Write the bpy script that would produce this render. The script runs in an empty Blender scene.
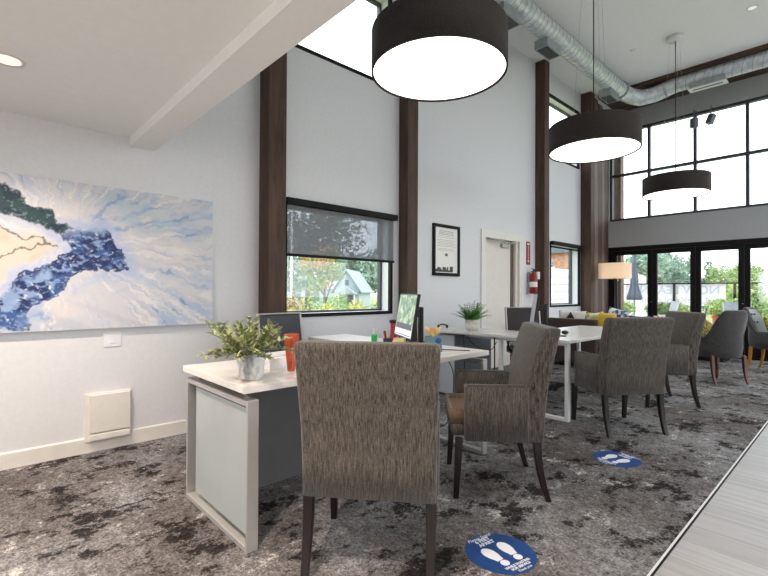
import bpy, bmesh, math, random
import numpy as np
from mathutils import Vector, Matrix, noise
R = math.radians
sc = bpy.context.scene
C = sc.collection

# ------------------------------------------------------------------ camera
F_PX, YAW, PITCH, ROLL = 447.229, .822657, .00916342, .00481265
fw = Vector((-math.sin(YAW)*math.cos(PITCH), math.cos(YAW)*math.cos(PITCH), math.sin(PITCH)))
rt = Vector((math.cos(YAW), math.sin(YAW), 0)); up = rt.cross(fw)
rt = rt*math.cos(ROLL) + up*math.sin(ROLL); up = rt.cross(fw)
cam_d = bpy.data.cameras.new('camera'); cam = bpy.data.objects.new('camera', cam_d); C.objects.link(cam)
cam_d.sensor_width = 36; cam_d.lens = F_PX*36/768; cam_d.clip_start = .05; cam_d.clip_end = 500
cam.matrix_world = Matrix(((rt.x, up.x, -fw.x, 3.79), (rt.y, up.y, -fw.y, 0), (rt.z, up.z, -fw.z, 1.157), (0, 0, 0, 1)))
sc.camera = cam

# ------------------------------------------------------------------ world, light, exposure
w = bpy.data.worlds.new('overcast_sky'); sc.world = w; w.use_nodes = True
bg = w.node_tree.nodes['Background']
bg.inputs[0].default_value = (.90, .95, 1.0, 1); bg.inputs[1].default_value = 2.35
sc.view_settings.view_transform = 'Standard'; sc.view_settings.look = 'None'
sc.view_settings.exposure = 0.7; sc.view_settings.gamma = 1.0; sc.view_settings.use_curve_mapping = False
DOWNLIGHT_LOW_W, DOWNLIGHT_HIGH_W = 108, 25
PENDANT_STRENGTH = 2.6

def srgb(r, g, b):
    f = lambda c: (c/255/12.92) if c/255 <= .04045 else ((c/255+.055)/1.055)**2.4
    return (f(r), f(g), f(b), 1)

# ------------------------------------------------------------------ materials
def mat(name, col, rough=.5, metal=0., spec=.5):
    m = bpy.data.materials.new(name); m.use_nodes = True
    b = m.node_tree.nodes['Principled BSDF']
    b.inputs['Base Color'].default_value = col if len(col) == 4 else (*col, 1)
    b.inputs['Roughness'].default_value = rough; b.inputs['Metallic'].default_value = metal
    b.inputs['Specular IOR Level'].default_value = spec
    return m
def nt(m): return m.node_tree, m.node_tree.nodes['Principled BSDF']
def noise_node(t, scale, detail=4, rough=.55, stretch=(1, 1, 1), coord='Object', dist=0, loc=(0,0,0)):
    tc = t.nodes.new('ShaderNodeTexCoord'); mp = t.nodes.new('ShaderNodeMapping')
    mp.inputs['Scale'].default_value = stretch; mp.inputs['Location'].default_value = loc
    n = t.nodes.new('ShaderNodeTexNoise'); n.inputs['Scale'].default_value = scale
    n.inputs['Detail'].default_value = detail; n.inputs['Roughness'].default_value = rough
    n.inputs['Distortion'].default_value = dist
    t.links.new(tc.outputs[coord], mp.inputs[0]); t.links.new(mp.outputs[0], n.inputs['Vector'])
    return n
def ramp(t, src, stops, interp='LINEAR'):
    r = t.nodes.new('ShaderNodeValToRGB'); r.color_ramp.interpolation = interp
    e = r.color_ramp.elements
    while len(e) < len(stops): e.new(.5)
    for el, (p, c) in zip(e, stops): el.position = p; el.color = c if len(c) == 4 else (*c, 1)
    t.links.new(src, r.inputs[0]); return r
def mixc(t, fac, a, b, mode='MIX'):
    m = t.nodes.new('ShaderNodeMix'); m.data_type = 'RGBA'; m.blend_type = mode
    for k, v in ((0, fac), (6, a), (7, b)):
        if isinstance(v, (int, float, tuple)): m.inputs[k].default_value = v
        else: t.links.new(v, m.inputs[k])
    return m.outputs[2]
def bump(t, b, src, strength=.3, dist=.01):
    n = t.nodes.new('ShaderNodeBump'); n.inputs['Strength'].default_value = strength; n.inputs['Distance'].default_value = dist
    t.links.new(src, n.inputs['Height']); t.links.new(n.outputs[0], b.inputs['Normal'])
def noisy(name, c0, c1, scale, rough=.6, stretch=(1,1,1), lo=.35, hi=.65, bmp=0, metal=0, spec=.5, coord='Object', detail=4):
    m = mat(name, c0, rough, metal, spec); t, b = nt(m)
    n = noise_node(t, scale, detail, stretch=stretch, coord=coord)
    r = ramp(t, n.outputs[0], [(lo, c0), (hi, c1)]); t.links.new(r.outputs[0], b.inputs['Base Color'])
    if bmp: bump(t, b, n.outputs[0], bmp)
    return m
def emis(name, col, s):
    m = mat(name, (0, 0, 0), .5); b = m.node_tree.nodes['Principled BSDF']
    b.inputs['Emission Color'].default_value = (*col, 1); b.inputs['Emission Strength'].default_value = s
    return m

M = {}
M['wall'] = noisy('wall_paint', srgb(220,221,224), srgb(224,225,228), 30, .75, bmp=.03)
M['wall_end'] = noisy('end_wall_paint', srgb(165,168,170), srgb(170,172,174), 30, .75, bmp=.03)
M['ceiling'] = noisy('ceiling_paint', srgb(238,240,239), srgb(241,242,241), 20, .85)
M['white'] = noisy('white_trim_paint', srgb(226,222,216), srgb(232,228,222), 12, .45)
M['door_white'] = noisy('door_paint', srgb(222,216,208), srgb(226,220,212), 12, .5)
M['taupe'] = mat('door_edge_taupe', srgb(105,88,76), .6)
M['black'] = noisy('black_aluminium', srgb(13,12,14), srgb(18,17,19), 40, .6, spec=.2)
M['darkgrey_frame'] = mat('grey_aluminium', srgb(62,64,72), .4, .3)
M['blackplastic'] = noisy('black_plastic', srgb(20,20,22), srgb(28,28,30), 60, .45)
M['silver'] = noisy('satin_silver', srgb(176,175,172), srgb(180,179,176), 20, .35, metal=.3)
M['whitemetal'] = noisy('white_powder_coat', srgb(222,223,224), srgb(228,229,230), 60, .35)
M['chrome'] = mat('chrome', srgb(200,200,200), .2, 1)
M['laminate'] = noisy('pale_laminate_top', srgb(226,221,215), srgb(232,228,223), 6, .28, stretch=(2,1,2))
M['laminate2'] = noisy('white_laminate_top', srgb(214,212,210), srgb(226,224,222), 6, .25, stretch=(8,1,8))
M['frost'] = noisy('frosted_grey_panel', srgb(168,176,178), srgb(174,182,184), 3, .3)
M['modesty'] = noisy('charcoal_panel', srgb(112,112,114), srgb(118,118,120), 8, .35)
M['cab_light'] = noisy('pale_grey_steel', srgb(190,196,202), srgb(196,202,207), 8, .4)
M['cab_dark'] = noisy('slate_steel', srgb(92,96,104), srgb(98,102,110), 8, .4)

# timber
def timber(name, a, b_, sc_=5):
    m = mat(name, a, .7); t, b = nt(m)
    n = noise_node(t, sc_, 8, .75, stretch=(9, 9, .5), dist=.8)
    r = ramp(t, n.outputs[0], [(.3, a), (.55, b_), (.75, a)])
    n2 = noise_node(t, 2.2, 3, stretch=(6, 6, .8))
    o = mixc(t, .45, r.outputs[0], ramp(t, n2.outputs[0], [(.35, a), (.7, b_)]).outputs[0])
    t.links.new(o, b.inputs['Base Color']); bump(t, b, n.outputs[0], .35, .01); return m
M['timber'] = timber('rough_dark_timber', srgb(22,16,14), srgb(92,66,52))
M['timber_light'] = timber('weathered_timber', srgb(46,36,32), srgb(128,106,92))
M['timber_h'] = noisy('dark_beam_timber', srgb(22,16,13), srgb(84,60,44), 4, .7, stretch=(.4,8,8))
M['leg_wood'] = noisy('dark_stained_leg_wood', srgb(16,10,10), srgb(36,22,20), 8, .35, stretch=(5,5,.5))
M['leg_red'] = noisy('red_brown_leg_wood', srgb(62,30,20), srgb(92,46,28), 8, .35, stretch=(5,5,.5))
M['leg_gold'] = noisy('honey_leg_wood', srgb(150,98,30), srgb(196,138,50), 8, .35, stretch=(5,5,.5))

def tweed(name, dark, light, sx=70, lo=.34, hi=.68, sy=2.4):
    m = mat(name, dark, .95, 0, .15); t, b = nt(m)
    n = noise_node(t, sx*1.7, 4, .78, stretch=(2.4, sy, .13))
    n2 = noise_node(t, 420, 2, .6, stretch=(1, 1, .5))
    r = ramp(t, n.outputs[0], [(lo, dark), (hi, light)])
    r2 = ramp(t, n2.outputs[0], [(.3, (.55,.55,.55)), (.7, (1.35,1.35,1.35))])
    t.links.new(mixc(t, 1.0, r.outputs[0], r2.outputs[0], 'MULTIPLY'), b.inputs['Base Color'])
    b.inputs['Sheen Weight'].default_value = .25
    bump(t, b, n2.outputs[0], .5, .002); return m
M['tweed'] = tweed('brown_grey_tweed', srgb(40,36,34), srgb(116,109,103), 70, .36, .66)
M['seat_tweed'] = tweed('warm_brown_seat_tweed', srgb(84,66,54), srgb(150,126,106))
M['tweed_back'] = tweed('brown_grey_tweed_back', srgb(40,36,34), srgb(118,111,103), 70, .36, .66, sy=.9)
M['tweed_tub'] = tweed('charcoal_tweed', srgb(46,45,46), srgb(92,90,90), 90)
M['tub_in'] = tweed('pale_blue_grey_linen', srgb(150,156,160), srgb(186,190,192), 90)
M['sofa'] = tweed('brown_sofa_cloth', srgb(58,48,44), srgb(84,70,64), 90)
M['sofa_seat'] = tweed('grey_cushion_cloth', srgb(150,148,146), srgb(176,174,172), 90)
M['seat_lth'] = noisy('brown_seat_cloth', srgb(118,92,74), srgb(150,120,98), 60, .6, bmp=.2)
M['mesh'] = noisy('charcoal_chair_mesh', srgb(58,62,72), srgb(68,72,82), 300, .6)
M['mesh_black'] = noisy('black_chair_mesh', srgb(38,33,32), srgb(46,40,38), 300, .6)

# carpet
m = mat('mottled_grey_carpet', (.1,.1,.1), 1, 0, .05); t, b = nt(m); M['carpet'] = m
n1 = noise_node(t, 1.1, 5, .6, dist=.3)
n2 = noise_node(t, 3.7, 10, .80, stretch=(1.15, .85, 1), loc=(7,3,0))
n3 = noise_node(t, 5.0, 10, .84, stretch=(1.15, .85, 1), loc=(-5,9,0))
n4 = noise_node(t, 75, 4, .8); n5 = noise_node(t, 22, 6, .8)
base = ramp(t, n1.outputs[0], [(.34, srgb(92,86,84)), (.50, srgb(116,113,113)), (.66, srgb(144,144,146))])
dk = ramp(t, n2.outputs[0], [(.44, (.90,.90,.90)), (.475, (0,0,0))])
lt = ramp(t, n3.outputs[0], [(.565, (0,0,0)), (.61, (.72,.72,.72))])
o = mixc(t, dk.outputs[0], base.outputs[0], srgb(30,27,27)); o = mixc(t, lt.outputs[0], o, srgb(206,202,198))
r5 = ramp(t, n5.outputs[0], [(.35, (.50,.50,.50)), (.65, (1.5,1.5,1.5))]); o = mixc(t, 1.0, o, r5.outputs[0], 'MULTIPLY')
r4 = ramp(t, n4.outputs[0], [(.35, (.35,.35,.35)), (.65, (1.6,1.6,1.6))])
o = mixc(t, 1.0, o, r4.outputs[0], 'MULTIPLY'); t.links.new(o, b.inputs['Base Color']); bump(t, b, n4.outputs[0], .5, .01)
# vinyl planks: boards run along x, 0.18 wide
m = mat('pale_grey_planks', (.6,.6,.6), .38); t, b = nt(m); M['planks'] = m
tc = t.nodes.new('ShaderNodeTexCoord'); mp = t.nodes.new('ShaderNodeMapping'); t.links.new(tc.outputs['Object'], mp.inputs[0])
br = t.nodes.new('ShaderNodeTexBrick'); t.links.new(mp.outputs[0], br.inputs[0])
br.inputs['Scale'].default_value = 1; br.inputs['Brick Width'].default_value = 1.2; br.inputs['Row Height'].default_value = .19
br.inputs['Mortar Size'].default_value = .0015; br.inputs['Color1'].default_value = srgb(168,166,167); br.inputs['Color2'].default_value = srgb(180,178,179)
br.inputs['Mortar'].default_value = srgb(120,114,112)
g = noise_node(t, 3, 6, .6, stretch=(.6, 9, 1)); rg = ramp(t, g.outputs[0], [(.3, (.80,.78,.77)), (.7, (1.08,1.08,1.08))])
t.links.new(mixc(t, 1., br.outputs[0], rg.outputs[0], 'MULTIPLY'), b.inputs['Base Color'])

def glassmat(name, tint=(.97,.99,.98), gloss=.06):
    m = bpy.data.materials.new(name); m.use_nodes = True; t = m.node_tree; t.nodes.clear()
    o = t.nodes.new('ShaderNodeOutputMaterial'); a = t.nodes.new('ShaderNodeBsdfTransparent'); g = t.nodes.new('ShaderNodeBsdfGlossy')
    a.inputs[0].default_value = (*tint, 1); g.inputs['Roughness'].default_value = .02
    mx = t.nodes.new('ShaderNodeMixShader'); mx.inputs[0].default_value = gloss
    t.links.new(a.outputs[0], mx.inputs[1]); t.links.new(g.outputs[0], mx.inputs[2]); t.links.new(mx.outputs[0], o.inputs[0]); return m
M['glass'] = glassmat('window_glass')
m = bpy.data.materials.new('solar_screen_cloth'); m.use_nodes = True; t = m.node_tree; t.nodes.clear(); M['screen'] = m
o = t.nodes.new('ShaderNodeOutputMaterial'); a = t.nodes.new('ShaderNodeBsdfTransparent'); d = t.nodes.new('ShaderNodeBsdfDiffuse')
a.inputs[0].default_value = (.46,.475,.50,1); d.inputs[0].default_value = (.62,.64,.68,1)
mx = t.nodes.new('ShaderNodeMixShader'); mx.inputs[0].default_value = .26
t.links.new(a.outputs[0], mx.inputs[1]); t.links.new(d.outputs[0], mx.inputs[2]); t.links.new(mx.outputs[0], o.inputs[0])

M['duct'] = noisy('galvanised_spiral_steel', srgb(186,194,200), srgb(220,226,230), 14, .32, metal=.3)
M['duct_box'] = noisy('galvanised_box_steel', srgb(150,158,162), srgb(168,175,178), 10, .4, metal=.4)
M['grille'] = mat('dark_grille', srgb(60,66,68), .5)
m = mat('speckled_brown_felt', srgb(46,38,36), .8, 0, .3); t, b = nt(m); M['felt'] = m
n = noise_node(t, 160, 2, .7); r = ramp(t, n.outputs[0], [(.4, srgb(36,31,31)), (.60, srgb(52,44,41)), (.75, srgb(92,70,56))]); t.links.new(r.outputs[0], b.inputs['Base Color'])
M['diffuser'] = emis('glowing_diffuser', (1, .93, .84), PENDANT_STRENGTH)
M['lens'] = emis('downlight_lens', (1, .80, .50), 1.1)
M['lens_cool'] = emis('small_downlight_lens', (1, .95, .88), .5)
M['lampshade'] = emis('lit_linen_shade', (1, .66, .42), .25); M['lampshade'].node_tree.nodes['Principled BSDF'].inputs['Base Color'].default_value = srgb(214,186,158)
M['bulb'] = emis('bulb_glow', (1, .8, .5), 8)
M['pot_marble'] = noisy('marbled_ceramic', srgb(222,222,222), srgb(128,130,134), 9, .3, stretch=(1.6,1.6,.6), lo=.52, hi=.66)
M['pot_stone'] = noisy('carved_white_pot', srgb(226,220,210), srgb(170,160,148), 40, .6, lo=.5, hi=.7, bmp=.5)
M['soil'] = noisy('soil', srgb(40,30,24), srgb(66,50,38), 80, 1)
M['leaf_a'] = noisy('silver_green_leaf', srgb(92,110,62), srgb(206,210,156), 30, .5, lo=.3, hi=.7)
M['leaf_b'] = noisy('fresh_green_leaf', srgb(52,128,38), srgb(128,196,84), 22, .45, lo=.3, hi=.7)
M['stem'] = mat('green_stem', srgb(92,104,56), .6)
M['orange'] = noisy('orange_lacquer', srgb(184,66,32), srgb(206,92,52), 30, .35)
M['red'] = mat('red_enamel', srgb(140,14,24), .3); M['signred'] = mat('sign_red', srgb(150,30,32), .4)
M['offwhite'] = mat('label_white', srgb(236,234,230), .5)
M['decalblue'] = noisy('decal_blue', srgb(14,60,122), srgb(18,68,132), 10, .55)
M['decalwhite'] = mat('decal_white', srgb(232,234,238), .6)
M['yellow'] = noisy('mustard_cloth', srgb(216,176,48), srgb(232,196,76), 60, .9, bmp=.2)
M['chartreuse'] = noisy('patterned_gold_cloth', srgb(96,88,34), srgb(176,164,84), 34, .9, stretch=(1,1,2), lo=.45, hi=.55)
M['bluepat'] = noisy('blue_patterned_cloth', srgb(52,92,150), srgb(224,230,236), 16, .9, lo=.46, hi=.54)
M['bluesolid'] = noisy('blue_cloth', srgb(54,82,128), srgb(70,100,150), 60, .9)
M['whitecloth'] = noisy('white_cloth', srgb(226,224,220), srgb(236,234,230), 60, .9)
M['creampat'] = noisy('cream_yellow_cloth', srgb(214,190,80), srgb(240,236,214), 14, .9, lo=.44, hi=.54)
M['pinkpat'] = noisy('pink_patterned_cloth', srgb(200,70,80), srgb(236,230,228), 16, .9, lo=.44, hi=.54)
M['chairmat'] = glassmat('clear_chair_mat', (.78,.82,.88), .12)
M['green_p'] = mat('green_plastic', srgb(46,190,92), .3); M['clearp'] = mat('clear_plastic', srgb(214,232,222), .2)
M['tumbler'] = mat('cranberry_tumbler', srgb(168,42,68), .3)
M['tissue'] = noisy('peach_tissue', srgb(236,184,110), srgb(246,214,160), 20, .9)
M['teal'] = mat('teal_grey_cardboard', srgb(104,140,150), .6); M['bluecirc'] = mat('blue_print', srgb(24,92,170), .5)
M['note'] = mat('pale_yellow_paper', srgb(232,214,150), .8)
M['cup_blue'] = mat('cup_blue', srgb(72,90,150), .5); M['cup_red'] = mat('cup_red', srgb(176,50,50), .5)
M['lightplastic'] = noisy('white_plastic', srgb(228,230,234), srgb(234,236,238), 10, .35)
# outdoors
M['grass'] = noisy('lawn', srgb(120,138,84), srgb(168,172,120), 3, 1, coord='Object')
M['concrete'] = noisy('patio_concrete', srgb(176,172,166), srgb(196,192,186), 4, .9)
M['bark'] = noisy('bark', srgb(74,62,52), srgb(110,96,82), 12, .9, stretch=(4,4,.6))
def leafm(name, a, b_, sc_=1.6, lo=.35, hi=.65): return noisy(name, a, b_, sc_, .8, lo=lo, hi=hi, detail=6)
M['f_dark'] = leafm('dark_evergreen', srgb(70,92,80), srgb(116,136,112), 1.5)
M['f_blue'] = leafm('blue_green_foliage', srgb(92,120,114), srgb(150,172,150), 1.5)
M['f_green'] = leafm('mid_green_foliage', srgb(92,122,70), srgb(160,180,112), 1.5)
M['f_autumn'] = leafm('autumn_foliage', srgb(122,146,84), srgb(222,140,100), .6, .44, .62)
M['f_yellow'] = leafm('yellow_green_foliage', srgb(150,160,70), srgb(222,214,116), 2.5)
M['f_rust'] = leafm('rusty_foliage', srgb(150,120,96), srgb(204,184,150), 2.5)
M['f_bright'] = leafm('bright_green_foliage', srgb(108,142,74), srgb(178,196,118), 2.5)
M['siding'] = noisy('pale_siding', srgb(160,172,182), srgb(172,184,192), 2, .8)
M['roof'] = noisy('pale_shingles', srgb(140,150,160), srgb(160,168,176), 6, .9)
M['house_glass'] = mat('dark_window_glass', srgb(90,100,112), .2)
M['whiteblock'] = noisy('white_painted_boards', srgb(222,224,226), srgb(232,233,234), 4, .8)
M['orangebrick'] = noisy('orange_brick', srgb(160,116,98), srgb(190,148,128), 6, .9)
M['terracotta'] = noisy('terracotta', srgb(168,98,76), srgb(188,120,96), 10, .9)
M['umbrella'] = noisy('slate_canvas', srgb(92,98,112), srgb(120,126,140), 10, .9, stretch=(6,6,.5))
M['banner'] = noisy('white_banner_vinyl', srgb(222,216,216), srgb(230,226,226), 3, .8)
M['bannertxt'] = mat('grey_blue_banner_print', srgb(176,188,202), .8); M['bannerred'] = mat('faint_grey_print', srgb(190,192,200), .8)
M['patiogrey'] = noisy('patio_sling_grey', srgb(150,156,164), srgb(170,176,184), 20, .8)
M['redpaint'] = mat('red_paint', srgb(206,58,40), .6)

# ------------------------------------------------------------------ mesh helpers
class MB:
    def __init__(s): s.v = []; s.f = []; s.smooth = []
    def add(s, vs, fs, smooth=False):
        o = len(s.v); s.v += [tuple(v) for v in vs]; s.f += [tuple(i+o for i in f) for f in fs]; s.smooth += [smooth]*len(fs)
        return s
    def box(s, a, b, rot=None, at=None):
        x0, y0, z0 = a; x1, y1, z1 = b
        vs = [Vector(p) for p in ((x0,y0,z0),(x1,y0,z0),(x1,y1,z0),(x0,y1,z0),(x0,y0,z1),(x1,y0,z1),(x1,y1,z1),(x0,y1,z1))]
        if rot is not None:
            c = Vector(at) if at is not None else (Vector(a)+Vector(b))/2
            vs = [rot @ (v-c) + c for v in vs]
        return s.add(vs, [(0,3,2,1),(4,5,6,7),(0,1,5,4),(1,2,6,5),(2,3,7,6),(3,0,4,7)])
    def prism(s, poly, axis, a, b, taper=1.0, smooth=False):   # poly in the other two axes, counter-clockwise or not
        n = len(poly); vs = []
        for t in (a, b):
            for p in poly:
                v = [0, 0, 0]; k = [i for i in range(3) if i != axis]
                v[k[0]], v[k[1]] = p; v[axis] = t; vs.append(v)
        fs = [tuple(range(n))[::-1], tuple(range(n, 2*n))] + [(i, (i+1) % n, n+(i+1) % n, n+i) for i in range(n)]
        return s.add(vs, fs, smooth)
    def loft(s, rings, closed=True, caps=True, smooth=True):
        n = len(rings[0]); vs = [p for r in rings for p in r]; fs = []
        for k in range(len(rings)-1):
            for i in range(n if closed else n-1):
                j = (i+1) % n; fs.append((k*n+i, k*n+j, (k+1)*n+j, (k+1)*n+i))
        s.add(vs, fs, smooth)
        if caps and closed:
            o = len(s.v)-len(vs)
            s.f += [tuple(range(o, o+n))[::-1], tuple(range(o+(len(rings)-1)*n, o+len(rings)*n))]; s.smooth += [False, False]
        return s
    def lathe(s, prof, c=(0,0,0), n=24, caps=True, smooth=True):
        return s.loft([[(c[0]+r*math.cos(2*math.pi*i/n), c[1]+r*math.sin(2*math.pi*i/n), c[2]+z) for i in range(n)] for r, z in prof], caps=caps, smooth=smooth)
    def tube(s, pts, r, n=8):
        pts = [Vector(p) for p in pts]; rings = []; rr = r if isinstance(r, (list, tuple)) else [r]*len(pts); prev = None
        for i, p in enumerate(pts):
            d = (pts[min(i+1, len(pts)-1)] - pts[max(i-1, 0)]).normalized()
            if prev is None: a = d.orthogonal().normalized()
            else: a = (prev - d*prev.dot(d)).normalized()
            prev = a; b = d.cross(a)
            rings.append([p + (a*math.cos(2*math.pi*k/n) + b*math.sin(2*math.pi*k/n))*rr[i] for k in range(n)])
        return s.loft(rings)
    def sphere(s, c, r, n=16, m=10, sq=(1,1,1)):
        rings = []
        for j in range(m+1):
            a = math.pi*j/m; a = min(max(a, .02), math.pi-.02)
            rings.append([(c[0]+r*sq[0]*math.sin(a)*math.cos(2*math.pi*i/n), c[1]+r*sq[1]*math.sin(a)*math.sin(2*math.pi*i/n), c[2]-r*sq[2]*math.cos(a)) for i in range(n)])
        return s.loft(rings)
    def build(s, name, m, parent=None, bevel=0, seg=2, subsurf=0):
        me = bpy.data.meshes.new(name); me.from_pydata(s.v, [], s.f)
        me.polygons.foreach_set('use_smooth', s.smooth); me.materials.append(m if not isinstance(m, str) else M[m])
        bm = bmesh.new(); bm.from_mesh(me); bmesh.ops.recalc_face_normals(bm, faces=bm.faces); bm.to_mesh(me); bm.free()
        o = bpy.data.objects.new(name, me); C.objects.link(o)
        if parent: o.parent = parent
        if bevel:
            md = o.modifiers.new('bevel', 'BEVEL'); md.width = bevel; md.segments = seg; md.limit_method = 'ANGLE'; md.angle_limit = R(35)
            if seg > 1:
                for p in me.polygons: p.use_smooth = True
                wn = o.modifiers.new('wn', 'WEIGHTED_NORMAL'); wn.keep_sharp = True
        if subsurf: md = o.modifiers.new('sub', 'SUBSURF'); md.levels = md.render_levels = subsurf
        return o
def box(name, a, b, m, parent=None, bevel=0, **k): return MB().box(a, b, **k).build(name, m, parent, bevel)
def tag(o, label, cat, group=None, kind=None):
    o['label'] = label; o['category'] = cat
    if group: o['group'] = group
    if kind: o['kind'] = kind
    return o
def struct(o): o['kind'] = 'structure'; return o
def thing(name, label, cat, loc=(0,0,0), rz=0, group=None):
    o = bpy.data.objects.new(name, None); C.objects.link(o); o.location = loc; o.rotation_euler.z = rz; o.empty_display_size = .1
    return tag(o, label, cat, group)
def sroot(name, loc=(0,0,0), rz=0):
    o = bpy.data.objects.new(name, None); C.objects.link(o); o.location = loc; o.rotation_euler.z = rz; return struct(o)
def kids(o): return [c for c in bpy.data.objects if c.parent == o]
def dup(root, loc, rz, label, par=None):
    c = root.copy(); C.objects.link(c)
    if par is None: c.location = loc; c.rotation_euler.z = rz; c['label'] = label
    else: c.parent = par
    for ch in kids(root): dup(ch, None, None, None, c)
    return c
def text_mesh(name, s, size, mat_, parent, loc, rotm, extr=.0006, align='CENTER', sx=1, bold=0, shear=0):
    cu = bpy.data.curves.new(name, 'FONT'); cu.body = s; cu.size = size; cu.extrude = extr; cu.align_x = align; cu.align_y = 'CENTER'
    cu.offset = bold; cu.resolution_u = 3; cu.shear = shear
    to = bpy.data.objects.new('tmp', cu); C.objects.link(to); bpy.context.view_layer.update()
    me = bpy.data.meshes.new_from_object(to.evaluated_get(bpy.context.evaluated_depsgraph_get()))
    bpy.data.objects.remove(to); me.materials.clear(); me.materials.append(M[mat_])
    me.transform(Matrix.Translation(loc) @ rotm.to_4x4() @ Matrix.Diagonal((sx, 1, 1, 1)))
    o = bpy.data.objects.new(name, me); C.objects.link(o)
    if parent: o.parent = parent
    return o
ROT_X0 = Matrix(((0,0,1),(1,0,0),(0,1,0)))       # text facing +x, reading along +y
rnd = random.Random(4)

# ------------------------------------------------------------------ room shell
def wall_holes(name, axis, p0, p1, u0, u1, z0, z1, holes, m):
    """slab normal to axis (0 = x, 1 = y) between p0 and p1; holes are (u0,u1,z0,z1)"""
    us = sorted({u0, u1, *[h[0] for h in holes], *[h[1] for h in holes]}); zs = sorted({z0, z1, *[h[2] for h in holes], *[h[3] for h in holes]})
    solid = lambda i, j: 0 <= i < len(us)-1 and 0 <= j < len(zs)-1 and not any(h[0] <= (us[i]+us[i+1])/2 <= h[1] and h[2] <= (zs[j]+zs[j+1])/2 <= h[3] for h in holes)
    P = lambda p, u, z: (p, u, z) if axis == 0 else (u, p, z)
    mb = MB()
    for i in range(len(us)-1):
        for j in range(len(zs)-1):
            if not solid(i, j): continue
            a, b, c, d = us[i], us[i+1], zs[j], zs[j+1]
            for p in (p0, p1): mb.add([P(p,a,c), P(p,b,c), P(p,b,d), P(p,a,d)], [(0,1,2,3)])
            if not solid(i-1, j): mb.add([P(p0,a,c), P(p1,a,c), P(p1,a,d), P(p0,a,d)], [(0,1,2,3)])
            if not solid(i+1, j): mb.add([P(p0,b,c), P(p1,b,c), P(p1,b,d), P(p0,b,d)], [(0,1,2,3)])
            if not solid(i, j-1): mb.add([P(p0,a,c), P(p1,a,c), P(p1,b,c), P(p0,b,c)], [(0,1,2,3)])
            if not solid(i, j+1): mb.add([P(p0,a,d), P(p1,a,d), P(p1,b,d), P(p0,b,d)], [(0,1,2,3)])
    me_o = mb.build(name, m)
    bm = bmesh.new(); bm.from_mesh(me_o.data); bmesh.ops.remove_doubles(bm, verts=bm.verts, dist=1e-4); bmesh.ops.recalc_face_normals(bm, faces=bm.faces); bm.to_mesh(me_o.data); bm.free()
    return struct(me_o)
YB, XR, ZC, ZL, YF = -4.5, 8.0, 5.05, 2.315, 10.1
W1 = (2.2, 3.645, .905, 2.05); W2 = (7.5, 8.72, .905, 2.06); H1 = (2.22, 3.62, 3.55, 4.64); H2 = (7.3, 8.68, 3.56, 4.68); D1 = (5.48, 6.52, 0, 2.02)
wall_holes('wall_left', 0, -.22, 0, YB, YF+.2, 0, ZC, [W1, W2, H1, H2, D1], 'wall')
UW = (.03, 7.2, 2.69, 4.62); LW = (0, 7.2, 0, 2.135)
wall_holes('wall_far', 1, YF, YF+.22, 0, XR, 0, ZC, [UW, LW], 'wall_end')
wall_holes('wall_right', 0, XR, XR+.2, YB, YF+.2, 0, ZC, [(-4.1, -1.0, .6, 2.1), (3.6, 6.2, .9, 4.4), (6.7, 9.6, .1, 4.7)], 'wall')  # unseen wall; its openings are added and sized to let sky light in
wall_holes('wall_back', 1, YB-.2, YB, -.22, XR+.2, 0, ZC, [(.6, 2.6, .8, 2.1), (4.6, 7.0, .8, 2.1)], 'wall')  # out of view; openings added to admit some daylight from behind
struct(box('floor', (-.22, YB, -.1), (3.180, YF, 0), 'carpet'))
struct(box('floor_planks', (3.194, YB, -.1), (XR, YF, 0), 'planks'))
fs = struct(box('trim_1', (3.186, YB, -.1), (3.194, YF, .003), 'black')); box('edge_strip', (3.177, YB, -.02), (3.186, YF, .005), 'whitemetal', fs)
struct(box('ceiling', (0, YB, ZL), (XR, .885, ZL+.2), 'ceiling'))
struct(box('ceiling_upper', (0, 1.05, ZC), (XR, YF, ZC+.15), 'ceiling'))
struct(box('trim_2', (0, .88, 2.25), (XR, 1.054, 2.62), 'ceiling'))
struct(box('wall_loft', (0, .9, 2.62), (XR, 1.05, ZC+.15), 'wall'))
struct(MB().prism([(0, 0), (.014, 0), (.014, .10), (.008, .108), (0, .108)], 1, YB, 1.93).build('baseboard_left', 'white'))
bl = struct(MB().prism([(0, 0), (.014, 0), (.014, .10), (.008, .108), (0, .108)], 1, 3.94, 5.40).build('baseboard_left', 'white'))
struct(MB().prism([(0, 0), (.014, 0), (.014, .10), (.008, .108), (0, .108)], 1, 6.62, 6.97).build('baseboard_left', 'white'))
struct(MB().prism([(0, 0), (.014, 0), (.014, .10), (.008, .108), (0, .108)], 1, 2.11, 3.75).build('baseboard_left', 'white'))

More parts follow.
